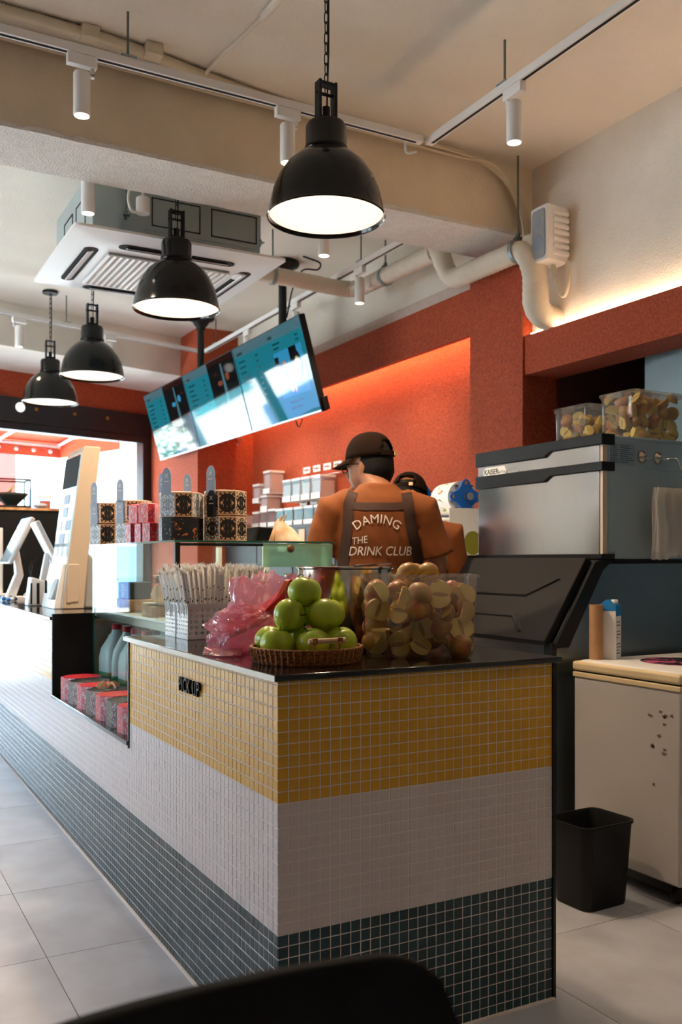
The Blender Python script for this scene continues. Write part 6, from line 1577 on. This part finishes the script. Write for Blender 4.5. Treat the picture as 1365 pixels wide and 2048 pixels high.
def person(loc, rz, label, s, head_yaw, head_pitch, arms, cap_back_gap, head_off, glasses=False):
    """local frame: faces +y, z up, feet at 0; height about 1.62 before scaling"""
    t = thing('person', label, 'person', loc, rz); t.scale = (s,s,s)
    # ---- body (skin), one continuous surface
    b = MB()
    ell(b, [(0,0,0.90,0.15,0.10),(0,0,1.0,0.145,0.10),(0,0,1.12,0.15,0.105),(0,-0.005,1.25,0.165,0.11),(0,-0.01,1.34,0.165,0.10),(0,-0.012,1.40,0.11,0.075),(0,-0.008,1.425,0.066,0.062),(head_off*0.5,0.012,1.455,0.058,0.058),(head_off*0.9,0.035,1.485,0.054,0.056)])
    for sx in (-1, 1):
        limb(b, [(sx*0.085,0,0.93),(sx*0.095,0.01,0.70),(sx*0.10,0.015,0.48),(sx*0.10,0.0,0.28),(sx*0.10,-0.01,0.08)], [0.088,0.080,0.060,0.055,0.040])
        b.obox((sx*0.105,0.055,0.035), (0.042,0,0), (0,0.115,0), (0,0,0.033))
        sh, el, wr = arms[0 if sx < 0 else 1]
        limb(b, [(sx*0.12,-0.01,1.365), sh, tuple((Vector(sh)+Vector(el))/2), el, tuple((Vector(el)*0.6+Vector(wr)*0.4)), wr], [0.055,0.056,0.048,0.041,0.039,0.027])
        hand(b, wr, Vector(wr)-Vector(el), sx)
    hc = Vector((head_off, 0.015, 1.56))
    hd_ = MB()
    ell(hd_, [(0,0.02,1.495,0.030,0.035),(0,0.022,1.515,0.050,0.060),(0,0.018,1.545,0.062,0.078),(0,0.010,1.58,0.070,0.088),(0,0.004,1.62,0.074,0.094),(0,-0.002,1.66,0.072,0.092),(0,-0.004,1.695,0.058,0.074),(0,-0.004,1.715,0.03,0.04)])
    hd_.ball((0,0.108,1.575), 0.013, 0.018, 0.022, 10, 8); hd_.ball((0,0.092,1.545), 0.024, 0.014, 0.010, 10, 8)
    hd_.ball((0,0.086,1.512), 0.026, 0.022, 0.016, 10, 8)
    for sx in (-1, 1):
        hd_.ball((sx*0.075,-0.005,1.585), 0.010, 0.022, 0.034, 10, 8); hd_.ball((sx*0.03,0.088,1.60), 0.013, 0.010, 0.010, 10, 8)
    M = Matrix.Translation((0, 0.045, -0.088)) @ rot_head(None, hc, head_yaw, head_pitch) @ Matrix.Translation((head_off,0,0))
    hd_.xform(M); b.v_off = 0; o = len(b.v); b.add(hd_.v, hd_.f)
    me = remesh_body(b, 0.0085, 3); me.materials.append(MT['skin'])
    body = bpy.data.objects.new('body', me); COL.objects.link(body); body.parent = t
    # ---- T-shirt
    c = MB()
    ell(c, [(0,0,0.88,0.170,0.122),(0,0,0.98,0.166,0.120),(0,0,1.10,0.174,0.124),(0,-0.006,1.22,0.186,0.126),(0,-0.010,1.32,0.184,0.116),(0,-0.012,1.375,0.150,0.095),(0,-0.010,1.41,0.098,0.075),(0,-0.008,1.432,0.073,0.067)])
    for sx in (-1, 1):
        sh, el, wr = arms[0 if sx < 0 else 1]; e2 = Vector(sh)*0.18 + Vector(el)*0.82
        limb(c, [(sx*0.10,-0.012,1.355), sh, tuple((Vector(sh)+e2)/2), tuple(e2)], [0.068,0.073,0.070,0.074], 18)
    me = remesh_body(c, 0.0085, 6); 
    for v in me.vertices:
        p = v.co; f = 0.0065*noise.noise((p.x*9, p.y*9, p.z*4)) + 0.0050*noise.noise((p.x*22+p.z*14, p.y*18, p.z*9)); v.co = p + v.normal*f
    me.materials.append(MT['shirt']); shirt = bpy.data.objects.new('shirt', me); COL.objects.link(shirt); shirt.parent = t
    bm = bmesh.new(); bm.from_mesh(me); tree = BVHTree.FromBMesh(bm); bm.free()
    # ---- trousers
    c = MB(); ell(c, [(0,0,0.80,0.165,0.115),(0,0,0.90,0.162,0.114),(0,0,0.98,0.158,0.112)])
    for sx in (-1, 1): limb(c, [(sx*0.085,0,0.90),(sx*0.095,0.01,0.70),(sx*0.10,0.015,0.48),(sx*0.10,0.0,0.28),(sx*0.10,-0.005,0.09)], [0.098,0.092,0.074,0.068,0.062])
    me = remesh_body(c, 0.012, 3); me.materials.append(MT['trouser']); tro = bpy.data.objects.new('trousers', me); COL.objects.link(tro); tro.parent = t
    c = MB()
    for sx in (-1, 1): c.rings([rrect(sx*0.105,0.055,0.10,0.27,0.045,0.0), rrect(sx*0.105,0.055,0.105,0.275,0.048,0.03), rrect(sx*0.105,0.04,0.095,0.22,0.045,0.085)])
    build(c, 'shoes', 'skin_shoe', t, local=True)
    # ---- apron straps laid on the back of the shirt
    def lay(pts, w, name, lift=0.004):
        m2 = MB(); top = []
        for i, p in enumerate(pts):
            a = Vector(pts[max(0,i-1)]); b2 = Vector(pts[min(len(pts)-1,i+1)]); d = (b2-a).normalized(); nrm = Vector((-d.y, d.x))
            row = []
            for k in (-1, -0.33, 0.33, 1):
                q = Vector(p) + nrm*w/2*k
                hit = tree.ray_cast(Vector((q.x, -1, q.y)), Vector((0,1,0)))
                y = (hit[0].y if hit[0] else -0.02) - lift
                row.append((q.x, y, q.y))
            top.append(row)
        ys = [[r[1] for r in row] for row in top]
        rings_ = []
        for i, row in enumerate(top):
            yy = [sum(ys[j][k] for j in range(max(0,i-1), min(len(ys),i+2)))/len(range(max(0,i-1), min(len(ys),i+2))) for k in range(4)]
            f = [(row[k][0], yy[k], row[k][2]) for k in range(4)]; rings_.append(f + [(x, y+0.006, z) for x, y, z in f[::-1]])
        return build(m2.rings(rings_), name, 'apron', t, local=True, ang=60)
    def interp(pts, n): 
        out = []; 
        for a, b2 in zip(pts[:-1], pts[1:]): out += [tuple(Vector(a) + (Vector(b2)-Vector(a))*k/n) for k in range(n)]
        return out + [pts[-1]]
    lay(interp([(-0.140,1.345),(-0.06,1.338),(0.06,1.338),(0.13,1.345)], 8), 0.030, 'apron_strap')
    lay(interp([(-0.105,1.400),(-0.125,1.35),(-0.130,1.25),(-0.143,1.15),(-0.160,1.03)], 8), 0.042, 'apron_strap')
    lay(interp([(0.118,1.395),(0.125,1.345),(0.130,1.28),(0.150,1.20),(0.168,1.13),(0.172,1.03)], 8), 0.046, 'apron_strap')
    # ---- hair
    h = MB(); n = 28; rs = []
    for i in range(12):
        v = i/11; z = 1.515 + 0.185*v
        rr = 0.083*math.sqrt(max(0.02, 1 - ((z-1.60)/0.115)**2)) if z > 1.60 else 0.083 - 0.55*max(0,(1.56-z))
        rs.append([(rr*math.cos(a)*0.98, (-0.012 + rr*math.sin(a)*1.18), z) for a in [PI - 0.10 + (PI+0.20)*j/(n-1) for j in range(n)]])
    hv = MB(); vs = [p for r in rs for p in r]; fs = [(i*n+j, i*n+j+1, (i+1)*n+j+1, (i+1)*n+j) for i in range(11) for j in range(n-1)]
    hv.add(vs, fs); inn = [(x*0.86, (y+0.012)*0.86-0.012, z) for x, y, z in vs]; hv.add(inn, [f[::-1] for f in fs])
    # close bottom and sides
    m_ = len(vs); hv.f += [(j, j+1, m_+j+1, m_+j) for j in range(n-1)]; hv.m += [0]*(n-1)
    hv.f += [(i*n, (i+1)*n, m_+(i+1)*n, m_+i*n) for i in range(11)]; hv.m += [0]*11
    hv.f += [(i*n+n-1, (i+1)*n+n-1, m_+(i+1)*n+n-1, m_+i*n+n-1) for i in range(11)]; hv.m += [0]*11
    hv.xform(M); hair = build(hv, 'hair', 'hair', t, local=True, ang=60)
    # ---- cap: crown, arched opening with strap at the back, brim in front
    cpm = MB(); n = 40; rs = []
    for i in range(11):
        a = (PI/2)*i/10; rr = math.cos(a)**0.75 if i < 10 else 0.0; z = 1.628 + 0.103*math.sin(a)
        rs.append([(0.088*rr*math.cos(2*PI*j/n), -0.002 + 0.107*rr*math.sin(2*PI*j/n), z) for j in range(n)])
    vs = [p for r in rs for p in r]; fs = []
    for i in range(10):
        for j in range(n):
            ang = 2*PI*(j+0.5)/n; back = abs((ang - 1.5*PI))
            if cap_back_gap and i < 4 and back < 0.62*math.sqrt(max(0, 1-(i/4.2)**2)): continue
            fs.append((i*n+j, i*n+(j+1) % n, (i+1)*n+(j+1) % n, (i+1)*n+j))
    cpm.add(vs, fs); cpm.xform(M)
    cap = build(cpm, 'cap', 'cap', t, local=True, ang=60); md = cap.modifiers.new('thickness', 'SOLIDIFY'); md.thickness = 0.004; md.offset = 1
    q = MB().ball((0,-0.002,1.733), 0.008, 0.008, 0.005, 12, 8); q.xform(M); build(q, 'top_button', 'cap', cap, local=True)
    if cap_back_gap:
        q = MB(); rows = []
        for j in range(13):
            a = 1.5*PI - 0.66 + 1.32*j/12; rows.append([(0.0905*math.cos(a), -0.002+0.110*math.sin(a), 1.628), (0.0905*math.cos(a), -0.002+0.110*math.sin(a), 1.646), (0.0925*math.cos(a), -0.002+0.113*math.sin(a), 1.646), (0.0925*math.cos(a), -0.002+0.113*math.sin(a), 1.628)])
        q.rings(rows); q.xform(M); st_ = build(q, 'back_strap', 'cap', cap, local=True)
        q = MB().obox((0.03,-0.113,1.637),(0.010,0,0),(0,0.003,0),(0,0,0.008)); q.xform(M); build(q, 'buckle', 'bamboo', st_, local=True)
    br = MB(); N = 17; top = []; 
    for j in range(N):
        a = R(20) + R(140)*j/(N-1); top.append(((0.089*math.cos(a), -0.002+0.108*math.sin(a), 1.630), (0.092*math.cos(a), -0.002 + 0.108*math.sin(a) + 0.075*math.sin(a)**1.2*1.0, 1.630 - 0.020*math.sin(a) - 0.012*abs(math.cos(a)))))
    rows = [[a_, b_, (b_[0],b_[1],b_[2]-0.004), (a_[0],a_[1],a_[2]-0.004)] for a_, b_ in top]
    br.rings(rows); br.xform(M); build(br, 'brim', 'cap', cap, local=True)
    if glasses:
        g = MB()
        for sx in (-1, 1):
            g.tube([(sx*0.034+0.024*math.cos(2*PI*k/20), 0.112-0.006*abs(math.cos(2*PI*k/20)), 1.598+0.019*math.sin(2*PI*k/20)) for k in range(20)], 0.0022, 6, closed=True)
            g.tube([(sx*0.058,0.105,1.602),(sx*0.077,0.05,1.605),(sx*0.079,-0.01,1.600)], 0.0022, 6)
        g.tube([(-0.01,0.112,1.602),(0.01,0.112,1.602)], 0.002, 6); g.xform(M); build(g, 'glasses', 'black', t, local=True)
        mk_ = MB().box(-0.004,0.004,0,0.001,1.67,1.69)
    return t, shirt, tree

def print_on_back(t, shirt, tree, txt, size, cx, cz, arch=0.0, bold=0.0, shear=0.0, tilt=0.0, space=1.0, sy=1.0):
    q = text_mb(txt, size, 0.0, bold=bold, shear=shear, space=space)
    me_ = bpy.data.meshes.new('t'); me_.from_pydata(q.v, [], q.f); bm = bmesh.new(); bm.from_mesh(me_)
    bmesh.ops.triangulate(bm, faces=bm.faces)
    for _ in range(4):
        long_ = [e_ for e_ in bm.edges if e_.calc_length() > 0.008]
        if not long_: break
        bmesh.ops.subdivide_edges(bm, edges=long_, cuts=1); bmesh.ops.triangulate(bm, faces=bm.faces)
    bm.verts.index_update(); q = MB(); q.add([v.co for v in bm.verts], [tuple(v.index for v in f.verts) for f in bm.faces]); bm.free(); bpy.data.meshes.remove(me_)
    out = []
    for x, y, z in q.v:
        y *= sy
        x2 = x*math.cos(tilt) - y*math.sin(tilt); y2 = x*math.sin(tilt) + y*math.cos(tilt)
        if arch:
            a = x2/arch; x2, y2 = (arch+y2)*math.sin(a), (arch+y2)*math.cos(a) - arch
        X, Z = cx + x2, cz + y2
        hit = tree.ray_cast(Vector((X,-1,Z)), Vector((0,1,0))); yy = (hit[0].y if hit[0] else -0.11) - 0.005
        out.append((X, yy, Z))
    q.v = out; return build(q, 'lettering', 'white_print', shirt, local=True, smooth=False)

PZ = 1.036
pa = [((-0.195,-0.012,1.325), (-0.25,0.02,1.12), (-0.16,0.22,1.03)), ((0.195,-0.012,1.325), (0.265,0.015,1.105), (0.19,0.20,0.98))]
pp = camdir(0.152, 3.87)
p1, sh1, tr1 = person((pp.x, pp.y, 0), R(-YAW), 'person in a rust T-shirt and brown cap seen from behind at the worktop', 1.0, R(58), R(-4), pa, True, -0.042, True)
p1.scale = (0.985, 1.0, 1.046)
print_on_back(p1, sh1, tr1, 'DAMING', 0.050, -0.008, 1.288, arch=0.16, space=1.05)
print_on_back(p1, sh1, tr1, 'THE', 0.036, -0.080, 1.205, shear=0.15, tilt=0.12, sy=1.1)
print_on_back(p1, sh1, tr1, 'DRINK CLUB', 0.046, 0.005, 1.163, shear=0.2, tilt=0.0, space=0.98, sy=1.1)
pa2 = [((-0.205,-0.012,1.335), (-0.24,0.03,1.10), (-0.14,0.16,1.02)), ((0.205,-0.012,1.335), (0.23,0.04,1.10), (0.13,0.16,1.02))]
person((2.43, 3.735, 0), R(-30), 'second person in a brown cap bending over the cup sealers behind', 0.975, R(-15), R(-18), pa2, True, 0.0)
